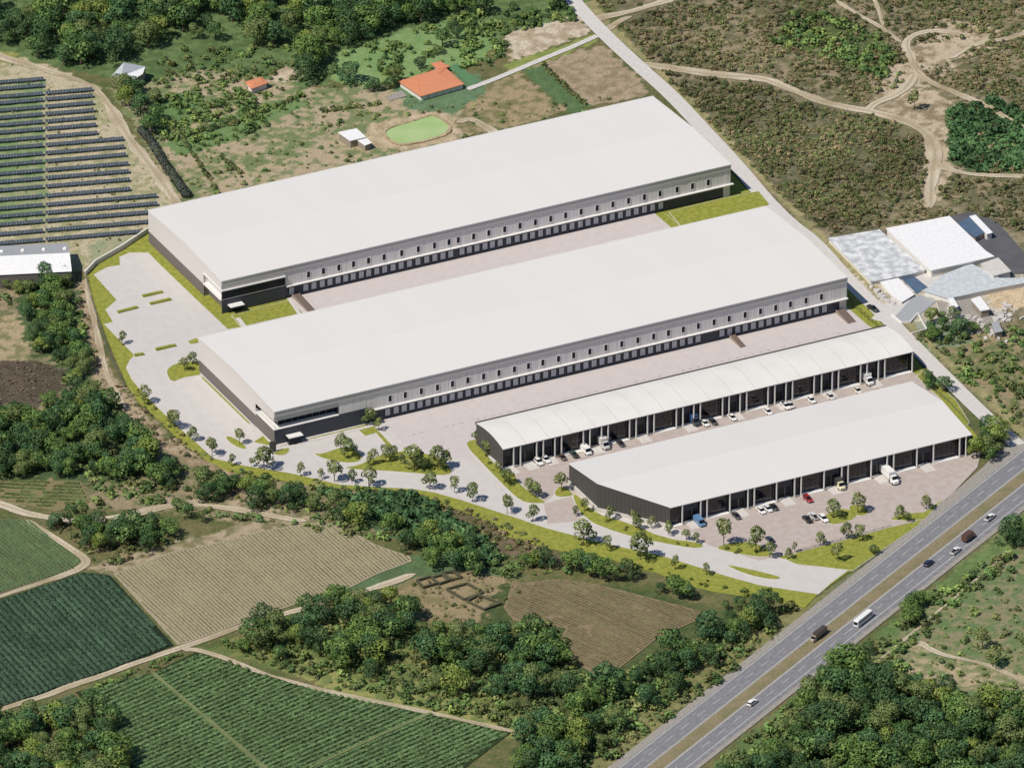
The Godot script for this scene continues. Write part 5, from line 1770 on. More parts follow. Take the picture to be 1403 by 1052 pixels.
	var rim := smooth(poly2([49.5, -214.2, 58.0, -216.5, 65.7, -216.9, 72.8, -218.4, 75.4, -216.4, 76.6, -205.7, 71.9, -200.1, 66.1, -199.4, 57.9, -198.5, 50.0, -200.3, 48.9, -205.2]), true, 2)
	for i in rim.size():
		var t := rng.randf_range(0.85, 1.1)
		st.set_color(lin(188, 170, 140) * t)
		var a := rim[i]
		var c := rim[(i + 1) % rim.size()]
		bar(st, Vector3(a.x, -0.2, a.y), Vector3(c.x, -0.2, c.y), rng.randf_range(0.9, 1.7), rng.randf_range(0.4, 0.7))
	struct("pond_bank", st, M.earth)
	# the white hall at the left edge
	var lh := thing("barn", "white hall with a grey roof slope and round skylights at the left edge", "building")
	var e := poly2([-163.1, -193.6, -107.1, -171.7, -115.7, -149.2, -173.4, -170.6])
	st = begin()
	prism(st, grown(e, -0.3), -0.3, 6.0)
	obj("wall", st, M.wall_dark, lh)
	var r0 := e[0].lerp(e[3], 0.5)
	var r1 := e[1].lerp(e[2], 0.5)
	st = begin()
	quad(st, Vector3(e[0].x, 6.05, e[0].y), Vector3(e[1].x, 6.05, e[1].y), Vector3(r1.x, 8.0, r1.y), Vector3(r0.x, 8.0, r0.y))
	var rf := obj("roof", st, M.sheet_grey, lh)
	st = begin()
	quad(st, Vector3(r0.x, 8.0, r0.y), Vector3(r1.x, 8.0, r1.y), Vector3(e[2].x, 6.05, e[2].y), Vector3(e[3].x, 6.05, e[3].y))
	tri(st, Vector3(e[1].x, 6.02, e[1].y), Vector3(r1.x, 7.97, r1.y), Vector3(e[2].x, 6.02, e[2].y))
	obj("roof", st, M.sheet_white, lh)
	var dome := SphereMesh.new()
	dome.radius = 0.9
	dome.height = 1.0
	dome.is_hemisphere = true
	dome.radial_segments = 16
	for k in 6:
		var f := 0.3 + 0.135 * k
		var c := e[0].lerp(e[1], f).lerp(e[3].lerp(e[2], f), 0.3)
		put("skylight", dome, M.trim_white, rf, Vector3(c.x, 7.15, c.y))
	# the long grey culvert pipe beside the track
	var row := thing("hedge_row", "long dark grey green hedge row beside the dirt track", "hedge")
	st = begin()
	var pp := smooth(poly2([-35.4, -256.9, -36.7, -244.6, -39.6, -228.9, -42.0, -211.6, -43.9, -197.0]), false, 2)
	var lobes := []
	for i in pp.size() - 1:
		for k in 4:
			var c := pp[i].lerp(pp[i + 1], k / 4.0)
			lobes.append([Vector3(c.x, 1.0, c.y), Vector3(rng.randf_range(1.6, 2.3), rng.randf_range(1.2, 1.8), rng.randf_range(1.6, 2.3))])
	leaves(st, Vector3(pp[8].x, 0, pp[8].y), lobes, 3.5, 0.5, [lin(74, 82, 74), lin(88, 96, 88), lin(60, 68, 60)], 9)
	obj("foliage", st, M.leaf, row)
	# low hedge parterre in the field below the compound
	var hedge := thing("hedge_garden", "low clipped hedge beds laid out in squares in the bare field", "hedge")
	for b in [[-101.0, 122.7, -95.2, 122.5, -95.0, 128.2, -101.3, 128.8], [-95.0, 123.3, -90.6, 123.0, -90.2, 128.2, -94.8, 129.0], [-90.1, 122.0, -85.8, 122.9, -85.3, 128.1, -89.4, 127.9], [-94.1, 133.6, -85.4, 133.1, -83.1, 141.7, -91.8, 143.5], [-91.3, 145.0, -85.5, 142.9, -81.3, 152.5, -88.5, 153.8]]:
		var pb := poly2(b)
		st = begin()
		for i in pb.size():
			var a := pb[i]
			var c := pb[(i + 1) % pb.size()]
			bar(st, Vector3(a.x, -0.3, a.y), Vector3(c.x, -0.3, c.y), 0.8, rng.randf_range(0.8, 1.2))
		obj("hedge_bed", st, hedge_green(), hedge)


func hedge_green() -> Material:
	if not M.has("hedge_green"):
		mat("hedge_green", Color8(78, 78, 58), 0.95)
	return M.hedge_green


func hip_roof(t: Node3D, flat: Array, h: float, material: String, rise: float) -> void:
	var p := poly2(flat)
	var c := Vector2.ZERO
	for q in p:
		c += q / p.size()
	var st := begin()
	prism(st, grown(p, -0.7), -0.3, h)
	obj("wall", st, M.plaster, t)
	var n := p.size()
	var inner := PackedVector2Array()
	for q in p:
		inner.append(q.lerp(c, 0.55))
	for i in n:
		var a := p[i]
		var b := p[(i + 1) % n]
		var d := inner[(i + 1) % n]
		var g := inner[i]
		st = begin()
		hexa(st, [Vector3(a.x, h - 0.2, a.y), Vector3(b.x, h - 0.2, b.y), Vector3(d.x, h + rise - 0.2, d.y), Vector3(g.x, h + rise - 0.2, g.y), Vector3(a.x, h, a.y), Vector3(b.x, h, b.y), Vector3(d.x, h + rise, d.y), Vector3(g.x, h + rise, g.y)])
		obj("roof_slope", st, M[material], t)
	st = begin()
	prism(st, inner, h + rise - 0.3, h + rise + 0.02)
	obj("roof_top", st, M[material], t)
	st = begin()
	for i in n:
		var a := p[i]
		var g := inner[i]
		bar(st, Vector3(a.x, h + 0.02, a.y), Vector3(g.x, h + rise + 0.02, g.y), 0.35, 0.12)
	obj("ridge_cap", st, M[material], t)


func shed_roof(called: String, label: String, flat: Array, h: float) -> void:
	var t := thing(called, label, "shed")
	var p := poly2(flat)
	var st := begin()
	prism(st, grown(p, -0.4), -0.3, h - 0.3)
	obj("wall", st, M.plaster_shade, t)
	var a := p[0].lerp(p[4], 0.5)
	var b := p[2].lerp(p[3], 0.3)
	st = begin()
	quad(st, Vector3(p[1].x, h, p[1].y), Vector3(p[2].x, h, p[2].y), Vector3(b.x, h + 0.9, b.y), Vector3(a.x, h + 0.9, a.y))
	tri(st, Vector3(p[0].x, h, p[0].y), Vector3(p[1].x, h, p[1].y), Vector3(a.x, h + 0.9, a.y))
	obj("roof", st, M.sheet_bluish, t)
	st = begin()
	quad(st, Vector3(a.x, h + 0.9, a.y), Vector3(b.x, h + 0.9, b.y), Vector3(p[3].x, h, p[3].y), Vector3(p[4].x, h, p[4].y))
	tri(st, Vector3(p[0].x, h, p[0].y), Vector3(a.x, h + 0.9, a.y), Vector3(p[4].x, h, p[4].y))
	obj("roof", st, M.sheet_white, t)


func farmland() -> void:
	# rows run along dir; widths and pitches in metres
	crop_field([-238.1, 0.4, -209.4, 14.8, -207.0, 31.8, -204.7, 53.1, -210.4, 58.4, -242.3, 62.3, -267.2, 65.2], Vector2(0.1011, 0.9949), 1.5, 0.9, 0.4, lin(120, 120, 90), lin(140, 132, 100), [lin(80, 106, 72), lin(90, 114, 78), lin(72, 96, 64)], 0.0, 0.15, 0.32)
	crop_field([-278.2, 70.2, -244.2, 66.3, -208.4, 61.3, -200.4, 67.8, -201.8, 126.3, -229.6, 133.0, -278.0, 140.6, -312.4, 146.6], Vector2(0.0055, 1.0000), 2.5, 1.75, 0.6, lin(46, 56, 44), lin(60, 60, 48), [lin(66, 88, 70), lin(74, 96, 76), lin(60, 82, 64)], 0.0, 0.06, 0.55)
	crop_field([-198.8, 67.4, -173.5, 61.9, -151.1, 63.1, -135.3, 62.2, -122.7, 64.1, -111.2, 67.3, -105.9, 75.7, -102.4, 90.7, -94.8, 104.6, -96.0, 108.4, -111.6, 111.2, -127.5, 116.9, -149.9, 118.6, -166.1, 120.9, -196.3, 126.6, -200.4, 126.4], Vector2(0.0370, 0.9993), 1.45, 0.55, 0.34, lin(172, 162, 138), lin(166, 156, 132), [lin(118, 116, 88), lin(126, 124, 94), lin(108, 106, 80)], 0.06)
	crop_field([-248.5, 141.6, -231.4, 140.6, -218.0, 141.3, -196.8, 134.3, -190.3, 145.5, -182.6, 160.9, -165.9, 183.7, -142.3, 212.4, -120.7, 239.3, -133.9, 246.9, -153.8, 258.7, -175.9, 268.0, -262.0, 224.8, -253.3, 197.0, -252.0, 181.7, -245.7, 165.2, -248.0, 156.3], Vector2(0.9649, -0.2625), 2.5, 1.5, 0.7, lin(56, 70, 46), lin(84, 90, 60), [lin(98, 124, 82), lin(108, 132, 88), lin(90, 114, 76)], 0.0, 0.1, 0.5)
	crop_field([-273.8, 150.5, -262.5, 144.8, -249.7, 142.3, -248.5, 156.1, -254.5, 160.2, -268.0, 160.6], Vector2(0.9649, -0.2625), 2.2, 1.6, 0.6, lin(88, 94, 64), lin(96, 96, 66), [lin(84, 110, 76), lin(92, 118, 82)], 0.1, 0.2, 0.5)
	crop_field([-70.5, 140.5, -53.8, 144.6, -44.2, 153.1, -36.2, 163.4, -16.7, 191.7, -23.3, 195.8, -40.3, 200.1, -68.7, 217.5, -74.0, 214.9, -77.1, 200.0, -77.9, 190.4, -67.7, 179.0, -82.4, 165.5, -81.3, 154.9], Vector2(0.3783, 0.9257), 1.5, 0.7, 0.42, lin(144, 128, 104), lin(142, 128, 106), [lin(108, 98, 76), lin(100, 94, 70), lin(102, 106, 76)], 0.25, 0.25)
	crop_field([-220.3, -25.8, -179.4, -3.4, -183.2, 12.7, -197.1, 14.0, -212.3, -3.8, -225.0, -15.4], Vector2(0.8530, 0.5219), 2.6, 1.4, 0.6, lin(140, 132, 96), lin(140, 130, 94), [lin(80, 94, 58), lin(92, 104, 66)], 0.35, 0.3)
	path([-217.9, 142.5, -216.6, 158.9, -214.4, 185.1, -212.7, 206.1, -211.1, 228.2], 1.5)
	path([-140.4, 214.5, -157.6, 219.0, -178.0, 224.8, -196.9, 230.6], 1.1)


func path(flat: Array, width: float) -> void:
	# a grassed headland between crop blocks
	var p := smooth(poly2(flat), false, 2)
	var st := begin()
	for i in p.size() - 1:
		var t := rng.randf_range(0.85, 1.1)
		st.set_color(lin(124, 134, 92) * t)
		bar(st, Vector3(p[i].x, 0.0, p[i].y), Vector3(p[i + 1].x, 0.0, p[i + 1].y), width * rng.randf_range(0.8, 1.3), 0.9)
	struct("field_path", st, M.earth)


func solar_field() -> void:
	var ends := [-51.4, -315.8, -53.9, -310.4, -37.9, -298.4, -40.1, -293.3, -42.7, -287.3, -45.2, -281.3, -47.4, -275.2, -49.8, -269.2, -52.3, -262.5, -45.2, -253.2, -47.9, -246.6, -50.3, -240.0, -52.8, -232.7, -55.4, -226.4, -58.1, -219.7, -61.4, -212.2, -54.6, -202.4, -57.3, -196.0, -63.6, -190.7, -67.0, -183.4, -73.6, -177.3]
	var split := [-50.9, -316.3, -109.7, -188.1]
	var pts := poly2(ends)
	var d := (Vector2(0.9609, 0.2769)).normalized()
	for i in pts.size():
		for side in 2:
			# the left block ends at a cross path, the right block runs on from it
			var a := Vector2(split[0], split[1])
			var b := Vector2(split[2], split[3])
			var cut: Variant = Geometry2D.line_intersects_line(pts[i], d, a, b - a)
			var p0: Vector2 = pts[i]
			var p1: Vector2 = cut + d * 0.5
			if side == 1:
				p0 = cut - d * 0.5 if i > 1 else pts[i]
				p1 = p0 - d * 26.0
			elif i < 2 or p0.distance_to(p1) < 3:
				continue
			var l := p0.distance_to(p1)
			var block_name := "right" if side == 0 else "left"
			var t := thing("solar_row", "%s row of solar panels from the top in the %s block of the solar field" % [ORDINAL[i - 2 if side == 0 else i], block_name], "solar panels", Vector3(p1.x, 0, p1.y), atan2(-(p0 - p1).y, (p0 - p1).x), "solar panel rows")
			var n := int(l / 1.15)
			var st := begin()
			var fr := begin()
			for k in n:
				var x0 := k * l / n + 0.05
				var x1 := (k + 1) * l / n - 0.05
				var tilt := rng.randf_range(-0.04, 0.04)
				hexa(st, [Vector3(x0, 0.75, 0.88), Vector3(x1, 0.75, 0.88), Vector3(x1, 1.25 + tilt, -0.88), Vector3(x0, 1.25 + tilt, -0.88), Vector3(x0, 0.8, 0.88), Vector3(x1, 0.8, 0.88), Vector3(x1, 1.3 + tilt, -0.88), Vector3(x0, 1.3 + tilt, -0.88)])
				if k % 3 == 0 or rng.randf() < 0.25:
					hexa(fr, [Vector3(x1, 0.74, 0.9), Vector3(x1 + 0.2, 0.74, 0.9), Vector3(x1 + 0.2, 1.26, -0.9), Vector3(x1, 1.26, -0.9), Vector3(x1, 0.82, 0.9), Vector3(x1 + 0.2, 0.82, 0.9), Vector3(x1 + 0.2, 1.33, -0.9), Vector3(x1, 1.33, -0.9)])
				if k % 4 == 0:
					bx(fr, x0, x0 + 0.1, -0.4, 1.1, -0.05, 0.05)
			obj("panels", st, M.panel_blue, t).set_meta("kind", "stuff")
			obj("frame", fr, M.panel_frame, t).set_meta("kind", "stuff")


func traffic() -> void:
	var out := Vector3(0, 0, 1)
	var inn := Vector3(0, 0, -1)
	var white := Color8(236, 236, 234)
	var dark := Color8(58, 58, 60)
	vehicle("suv", white, -19.7, 61.5, out, "white car parked leftmost in front of the arched shed")
	vehicle("suv", white, -16.4, 61.1, out, "white car parked second from the left, touching the first by the arched shed")
	vehicle("car", Color8(92, 74, 66), -10.0, 62.1, out, "dark brown car parked by the front corner of the slanted shed")
	vehicle("pickup", Color8(66, 84, 78), -5.2, 62.0, inn, "dark green pickup parked in front of the arched shed")
	vehicle("van", white, 0.2, 61.7, out, "white van parked left of the grey box truck")
	vehicle("box", Color8(206, 206, 204), 8.0, 59.8, out, "pale grey box truck backed up to the arched shed", "", Color8(214, 212, 208))
	vehicle("car", dark, 14.6, 62.2, out, "charcoal car parked alone right of the grey box truck")
	vehicle("box", Color8(66, 74, 82), 47.2, 58.3, out, "blue box truck backed into a bay of the arched shed", "", Color8(92, 134, 186))
	vehicle("car", white, 50.5, 62.2, out, "white car parked close beside the blue box truck")
	vehicle("car", Color8(70, 68, 66), 53.8, 62.6, out, "dark grey car parked right of the white car and blue truck")
	vehicle("car", white, 61.9, 62.7, out, "white car on the pale ramp near the middle of the arched shed")
	vehicle("car", white, 76.2, 64.7, out, "small white car beside the rear eave of the slanted shed")
	vehicle("pickup", white, 84.3, 63.8, out, "white pickup with a dark bed in the alley between the unit buildings")
	vehicle("car", Color8(206, 206, 206), 86.2, 63.8, out, "silver car beside the white pickup in the alley")
	vehicle("car", white, 95.3, 63.7, out, "white car standing alone in the right half of the alley")
	vehicle("car", Color8(214, 212, 208), 103.0, 64.6, out, "pale silver car near the white box truck in the alley")
	vehicle("car", Color8(224, 220, 210), 114.6, 64.9, out, "cream car just left of the white box truck")
	vehicle("box", white, 121.4, 59.0, out, "white box truck backed into the right end of the arched shed")
	vehicle("van", Color8(96, 134, 172), 12.5, 130.7, out, "blue delivery van at the left bay of the front unit building", "")
	vehicle("car", Color8(64, 64, 66), 27.2, 132.4, out, "dark grey car beside a pale ramp of the front unit building")
	vehicle("car", white, 37.4, 132.8, out, "white car leftmost of three parked together at the front units")
	vehicle("car", Color8(226, 226, 226), 40.3, 132.7, out, "off-white car between a white and a dark car at the front units")
	vehicle("car", dark, 42.9, 132.7, out, "charcoal car rightmost of three parked together at the front units")
	vehicle("suv", Color8(152, 34, 38), 57.2, 132.8, out, "dark red car parked at the front units")
	vehicle("box", Color8(232, 226, 190), 72.4, 127.7, out, "cream truck backed into a bay of the front unit building", "", Color8(66, 66, 70))
	vehicle("semi", white, 92.3, 130.6, out, "white semi truck with its trailer backed to the front units")
	vehicle("pickup", Color8(44, 48, 48), 49.5, 146.5, inn, "black pickup parked on the outer row of the front car park")
	vehicle("pickup", Color8(210, 210, 208), 52.7, 145.6, inn, "silver pickup with a dark cover beside the black pickup")
	vehicle("suv", white, 55.2, 149.0, out, "white car on the outer row of the front car park")
	vehicle("car", Color8(58, 70, 88), 29.8, 154.0, inn, "dark blue car under a tree in the front car park")
	vehicle("pickup", Color8(52, 60, 58), 151.6, 8.4, Vector3(0.2, 0, 1), "dark pickup driving on the access road by the factory")
	var up := HW_DIR
	var down := -HW_DIR
	vehicle("pickup", white, 111.1, 175.9, up, "white pickup far up the highway near the right edge")
	vehicle("box", Color8(186, 96, 50), 96.5, 186.2, up, "orange and dark brown truck on the highway", "", Color8(92, 62, 46)).scale = Vector3.ONE * 0.9
	vehicle("pickup", Color8(226, 226, 224), 87.3, 192.9, up, "white pickup on the highway behind the orange truck")
	vehicle("suv", Color8(34, 52, 84), 73.8, 196.8, up, "dark blue car on the highway")
	vehicle("bus", white, 31.6, 224.0, down, "long white coach on the right carriageway of the highway")
	vehicle("tanker", Color8(176, 160, 146), 11.4, 227.3, down, "dark brown cargo truck with a pale cab on the left carriageway", "", Color8(74, 60, 52))
	vehicle("suv", white, -33.3, 260.0, up, "white car alone on the lower stretch of the highway")


func planting() -> void:
	# young trees: [where, height, width factor] along the verge, on islands, by the sheds
	var verge := [-132.0, -48.5, 8.2, 1.1, -130.6, -28.1, 6.6, 1, -130.6, -24.8, 8.6, 1.1, -128.5, -12.7, 6.6, 1, -127.0, 1.0, 8.4, 1.05, -123.6, 11.2, 5.4, 0.9, -117.5, 15.5, 4.2, 0.8, -113.9, 19.3, 10, 1.2, -104.0, 30.1, 6.2, 0.95, -98.3, 36.1, 5.2, 0.85, -94.6, 39.9, 9.4, 1.2, -89.2, 43.9, 6.2, 0.9, -84.8, 49.3, 9, 1.1, -65.5, 61.6, 8.6, 1.05, -58.2, 67.8, 7.2, 1, -55.1, 77.1, 8.4, 0.95, -48.0, 91.5, 8.6, 1, -42.1, 101.1, 7.6, 1]
	for i in verge.size() / 4:
		tree("young_tree", shared.street[i % 4], Vector2(verge[i * 4], verge[i * 4 + 1]), verge[i * 4 + 2], verge[i * 4 + 3], "%s young tree from the left along the lawn verge outside the entrance drive" % ORDINAL[i], "young trees on the compound lawns")
	var lower := [-33.4, 126.0, 11.5, 1.15, -27.5, 133.4, 6.4, 1.05, -19.8, 145.4, 12, 1.1, -11.6, 157.7, 6.4, 0.95, -3.4, 166.8, 5.6, 0.9]
	for i in lower.size() / 4:
		tree("young_tree", shared.street[(i + 1) % 4], Vector2(lower[i * 4], lower[i * 4 + 1]), lower[i * 4 + 2], lower[i * 4 + 3], "%s tree from the left on the lower verge of the exit road" % ORDINAL[i], "young trees on the compound lawns")
	var isle := [-82.3, 20.3, 8.4, 1.1, -81.6, 25.1, 8.6, 1.1, -75.8, 34.5, 7.4, 0.95, -77.8, 34.8, 4.6, 0.9, -70.6, 34.5, 7.6, 1, -67.4, 34.9, 6.6, 1, -66.3, 38.7, 5, 1, -63.8, 45.1, 11, 1.35, -61.4, 44.4, 6, 1.2, -55.8, 49.1, 10.6, 1.1, -52.3, 48.9, 7.6, 1.1]
	for i in isle.size() / 4:
		tree("young_tree", shared.street[(i + 2) % 4], Vector2(isle[i * 4], isle[i * 4 + 1]), isle[i * 4 + 2], isle[i * 4 + 3], "%s tree from the left on the triangular lawn islands before the middle warehouse" % ORDINAL[i], "young trees on the compound lawns")
	var single := [
		[[-119.1, -95.9, 6.2, 0.9], "lone small tree at the edge of the left parking lot"],
		[[-107.2, -65.2, 6.4, 1.1], "left one of two trees on the round lawn by the middle warehouse's end"],
		[[-102.3, -68.7, 5.8, 1.1], "right one of two trees on the round lawn by the middle warehouse's end"],
		[[-113.7, -2.7, 7, 1], "single tree on the small pointed lawn island near the entrance"],
		[[-63.0, 5.2, 7.4, 1.2], "tree against the dark base of the middle warehouse"],
		[[-62.1, 10.9, 5.8, 1.1], "tree with its shadow on the yard at the first dock of the middle warehouse"],
		[[-33.0, 37.2, 6.2, 1.2], "topmost tree beside the left wall of the arched shed"],
		[[-34.2, 47.0, 6.6, 1.2], "second tree down the left wall of the arched shed"],
		[[-32.0, 56.6, 5.6, 0.9], "tree at the front left corner of the arched shed"],
		[[-36.8, 61.3, 5.2, 1.1], "small tree before the corner of the arched shed, nearest the drive"],
		[[-37.7, 71.1, 7, 1.15], "tree on the lawn tip below the arched shed"],
		[[-33.2, 81.0, 6.6, 1.2], "left one of two trees by the entry to the unit yard"],
		[[-33.1, 84.9, 7.2, 1.2], "right one of two trees by the entry to the unit yard"],
		[[-22.2, 85.3, 9, 1], "tree on the round island at the left end of the slanted shed"],
		[[-25.9, 104.5, 4.6, 0.9], "small tree at the brown entry strip of the slanted shed"],
		[[-21.7, 103.4, 6.2, 1], "tree by the white plinth of the slanted shed's end wall"],
		[[-16.0, 113.3, 6.4, 1], "first tree along the slanted dark end wall"],
		[[-9.0, 118.7, 5.4, 1], "second tree along the slanted dark end wall"],
		[[-10.1, 124.4, 5.6, 1.2], "round bushy tree midway along the slanted dark end wall"],
		[[-5.0, 125.8, 5.4, 1.1], "third tree along the slanted dark end wall"],
		[[-1.7, 133.1, 6.4, 0.95], "tree at the front corner of the slanted shed"],
		[[2.2, 140.1, 5.2, 1.2], "broad low tree by the corner lawn before the blue van"],
		[[4.3, 143.7, 5, 0.9], "small tree at the tip of the corner lawn before the blue van"],
		[[12.8, 149.8, 12, 0.95], "tall tree left in the front car park strip"],
		[[21.3, 159.2, 11.5, 0.95], "tall tree right in the front car park strip"],
		[[23.8, 165.4, 6.8, 1.1], "leafy tree at the end of the car park strip by the dark blue car"],
		[[29.6, 169.6, 5, 0.9], "leftmost small tree behind the car park fence"],
		[[33.9, 166.1, 4.6, 0.8], "second small tree behind the car park fence"],
		[[44.9, 166.0, 6.4, 1], "third tree along the car park fence"],
		[[45.0, 179.2, 8.4, 1], "tree standing out on the lawn below the car park"],
		[[55.8, 165.8, 7.4, 1], "fourth tree along the car park fence"],
		[[59.6, 169.0, 7, 1.15], "fifth tree along the car park fence"],
		[[59.4, 149.2, 8.6, 1.15], "left tree on the inner islands of the front car park"],
		[[69.3, 149.8, 9, 1.1], "right tree on the inner islands of the front car park"],
		[[81.0, 161.4, 6.4, 1.05], "left tree on the lawn by the right end of the car park"],
		[[82.6, 164.1, 4, 1.2], "dark bushy tree on the lawn by the right end of the car park"],
		[[93.5, 158.8, 6.4, 1.1], "rightmost tree on the lawn by the right end of the car park"],
		[[247.9, -136.2, 9.5, 0.95], "tall lone tree standing on the bare sandy patch in the scrub"],
		[[59.4, 180.2, 4, 1.6], "dark bush on the grass slope between the lawn and the highway"],
		[[60.9, 261.4, 9, 1.2], "left of two lone trees in the meadow right of the highway"],
		[[58.2, 274.6, 9, 1.2], "right of two lone trees in the meadow right of the highway"],
	]
	for i in single.size():
		var s: Array = single[i][0]
		tree("young_tree", shared.street[(i * 3 + 1) % 4], Vector2(s[0], s[1]), s[2], s[3], single[i][1], "young trees on the compound lawns" if i < 37 else "")
	var greens := [lin(104, 116, 58), lin(120, 128, 62), lin(88, 104, 56)]
	for e in [[-22.9, 95.1, -19.8, 108.2, -12.5, 120.7, -5.0, 137.1, 2.1, 145.7, -6.7, 136.2, -16.2, 122.0], [-35.7, 34.6, -32.8, 39.9, -35.5, 69.6, -37.7, 81.3, -38.4, 69.4], [-79.6, 22.9, -77.2, 26.7, -79.7, 29.3, -84.6, 26.9], [-72.9, 34.1, -54.8, 47.0, -53.2, 53.0, -66.1, 45.2], [11.2, 151.6, 20.9, 156.4, 23.6, 162.8, 14.5, 157.0]]:
		scatter("shrub_bed", "low green shrubs on the compound lawns beneath the young trees", e, 5.0, 0.6, 1.3, greens)
	scatter("shrub_bed", "", [-130.5, -69.5, -131.6, -17.5, -125.6, 12.7, -102.4, 36.6, -73.7, 57.5, -55.3, 103.0, -47.5, 117.7, -53.1, 116.8, -70.0, 77.8, -91.2, 46.7, -112.4, 27.7, -128.3, 10.1, -133.1, -24.8], 1.2, 0.5, 1.2, greens)
	scatter("shrub_bed", "", [-47.5, 117.7, -17.7, 154.6, 11.3, 191.6, 17.5, 203.3, 12.7, 200.9, -14.6, 166.1, -37.3, 133.5], 4.0, 0.6, 1.6, greens + [lin(70, 92, 52)])


func groves() -> void:
	# trees, from the viewer's side back
	grove([-66.3, 305.6, -40.7, 286.1, -18.6, 269.2, -4.0, 258.5, 13.1, 250.1, 16.5, 259.1, 20.1, 271.8, 27.7, 275.6, 30.5, 286.0, 40.8, 300.2, 57.1, 314.4, 33.2, 378.9, -85.3, 319.4], 6.0, 8.0, 12.5, "dark green leafy tree in the wood at the lower right corner", "trees of the lower right wood")
	grove([-290.5, 142.7, -275.1, 153.4, -257.5, 159.3, -249.8, 160.2, -246.4, 167.8, -252.4, 185.6, -254.7, 206.2, -269.0, 221.3, -315.5, 197.9], 5.8, 7.5, 11.0, "dark green leafy tree in the wood at the lower left corner", "trees of the lower left wood")
	grove([-184.2, 134.0, -169.9, 128.9, -147.5, 125.4, -130.2, 126.7, -116.8, 135.9, -113.3, 150.0, -102.1, 166.6, -88.8, 175.8, -77.3, 177.9, -74.5, 184.2, -82.8, 197.1, -84.8, 222.1, -72.3, 229.0, -47.2, 216.2, -28.7, 209.6, -10.6, 199.1, 5.0, 198.3, 10.1, 204.6, -7.1, 214.4, -39.6, 232.8, -75.5, 253.7, -102.8, 272.6, -134.0, 289.1, -145.7, 283.2, -131.6, 261.1, -117.4, 244.5, -109.1, 233.9, -124.3, 211.2, -140.4, 196.0, -153.9, 169.2, -165.8, 151.1, -175.3, 158.5, -182.4, 148.8], 6.0, 7.0, 11.5, "dark green leafy tree in the broad grove between the fields and the highway", "trees of the grove above the highway", 0.93)
	grove([16.2, 242.6, 33.6, 229.9, 53.4, 221.4, 69.6, 214.1, 91.0, 203.0, 107.5, 195.5, 107.2, 201.7, 80.6, 216.5, 63.0, 226.2, 46.9, 233.5, 24.4, 252.8, 15.9, 254.6], 6.0, 6.0, 10.0, "leafy tree in the hedgerow along the right side of the highway", "trees of the hedgerow right of the highway", 0.62)
	grove([105.0, 194.3, 119.1, 185.6, 134.3, 180.5, 123.4, 200.4, 109.6, 202.9], 5.0, 6.0, 9.0, "leafy tree in the clump at the right edge beside the highway", "trees of the clump at the right edge")
	grove([-63.9, 126.4, -48.5, 131.6, -41.3, 141.5, -27.5, 155.9, -17.7, 172.1, -4.4, 187.4, 7.4, 199.5, 1.0, 200.0, -8.5, 195.2, -16.1, 186.5, -32.5, 159.6, -52.8, 140.1], 5.2, 5.0, 9.0, "leafy tree in the belt below the exit road", "trees of the belt below the exit road", 0.9)
	grove([-154.0, 0.4, -144.2, 2.1, -136.7, 21.3, -124.0, 32.8, -109.4, 46.6, -99.2, 56.8, -96.4, 69.7, -90.4, 85.4, -79.6, 97.1, -72.2, 109.6, -70.4, 133.1, -79.8, 134.0, -90.1, 118.2, -98.4, 98.4, -104.3, 79.7, -114.4, 63.2, -128.4, 48.5, -143.0, 34.8, -152.3, 16.1, -167.9, 4.3, -171.9, -6.6], 5.6, 6.0, 10.0, "", "trees of the creek belt", 0.95)
	grove([-191.2, -76.9, -178.7, -57.5, -156.5, -66.1, -147.9, -71.7, -146.6, -51.2, -144.2, -40.2, -145.4, -21.2, -150.3, 2.2, -167.0, 2.3, -176.0, -4.2, -205.4, -19.0, -215.2, -23.9], 5.0, 6.5, 10.5, "dark green tree in the creek wood on the left", "trees of the creek wood on the left", 1.05)
	grove([-131.4, -161.1, -111.9, -156.1, -116.3, -143.2, -129.0, -122.4, -135.9, -98.9, -142.4, -75.5, -150.4, -72.9, -147.1, -87.9, -150.4, -106.2, -147.8, -125.1, -139.0, -141.0], 4.5, 5.0, 8.5, "leafy tree in the green belt left of the parking lot", "trees of the belt left of the parking", 0.95)
	grove([-151.9, -163.8, -132.4, -155.4, -137.8, -147.2, -156.4, -153.8], 5.5, 5.0, 8.0, "leafy tree along the front of the white hall", "trees of the strip before the white hall")
	grove([-205.2, 21.3, -192.9, 25.7, -175.9, 27.8, -164.9, 39.7, -168.5, 56.9, -181.8, 59.6, -185.4, 61.0, -190.3, 45.9, -199.9, 53.7, -201.2, 34.1], 5.4, 6.0, 9.5, "leafy tree in the copse above the crop fields", "trees of the copse above the crop fields", 0.85)
	grove([-157.7, 27.4, -140.6, 36.0, -141.8, 51.3, -150.8, 51.2, -158.1, 41.2], 6.5, 6.0, 9.0, "leafy tree by the farm track", "trees of the clump by the farm track", 0.6)
	grove([-52.7, -383.1, -25.7, -399.7, 181.7, -303.0, 168.1, -282.7, 156.3, -285.6, 146.3, -292.1, 137.1, -280.3, 130.1, -292.8, 114.8, -295.2, 97.0, -289.2, 88.7, -282.3, 67.4, -285.5, 55.2, -280.6, 42.7, -264.8, 40.2, -269.7, 48.7, -283.9, 35.0, -313.0, 9.9, -321.9, -13.3, -317.3, -22.3, -308.5, -35.3, -315.1, -43.5, -332.4, -62.3, -361.9], 6.6, 8.0, 12.0, "dark green tree in the forest along the top", "trees of the forest along the top", 0.97)
	grove([-30.6, -290.7, -23.1, -292.8, -17.6, -282.7, -22.7, -264.9, -33.2, -252.2, -34.6, -260.1, -32.2, -276.9], 5.5, 6.0, 9.0, "leafy tree beside the solar field track", "trees of the strip beside the track")
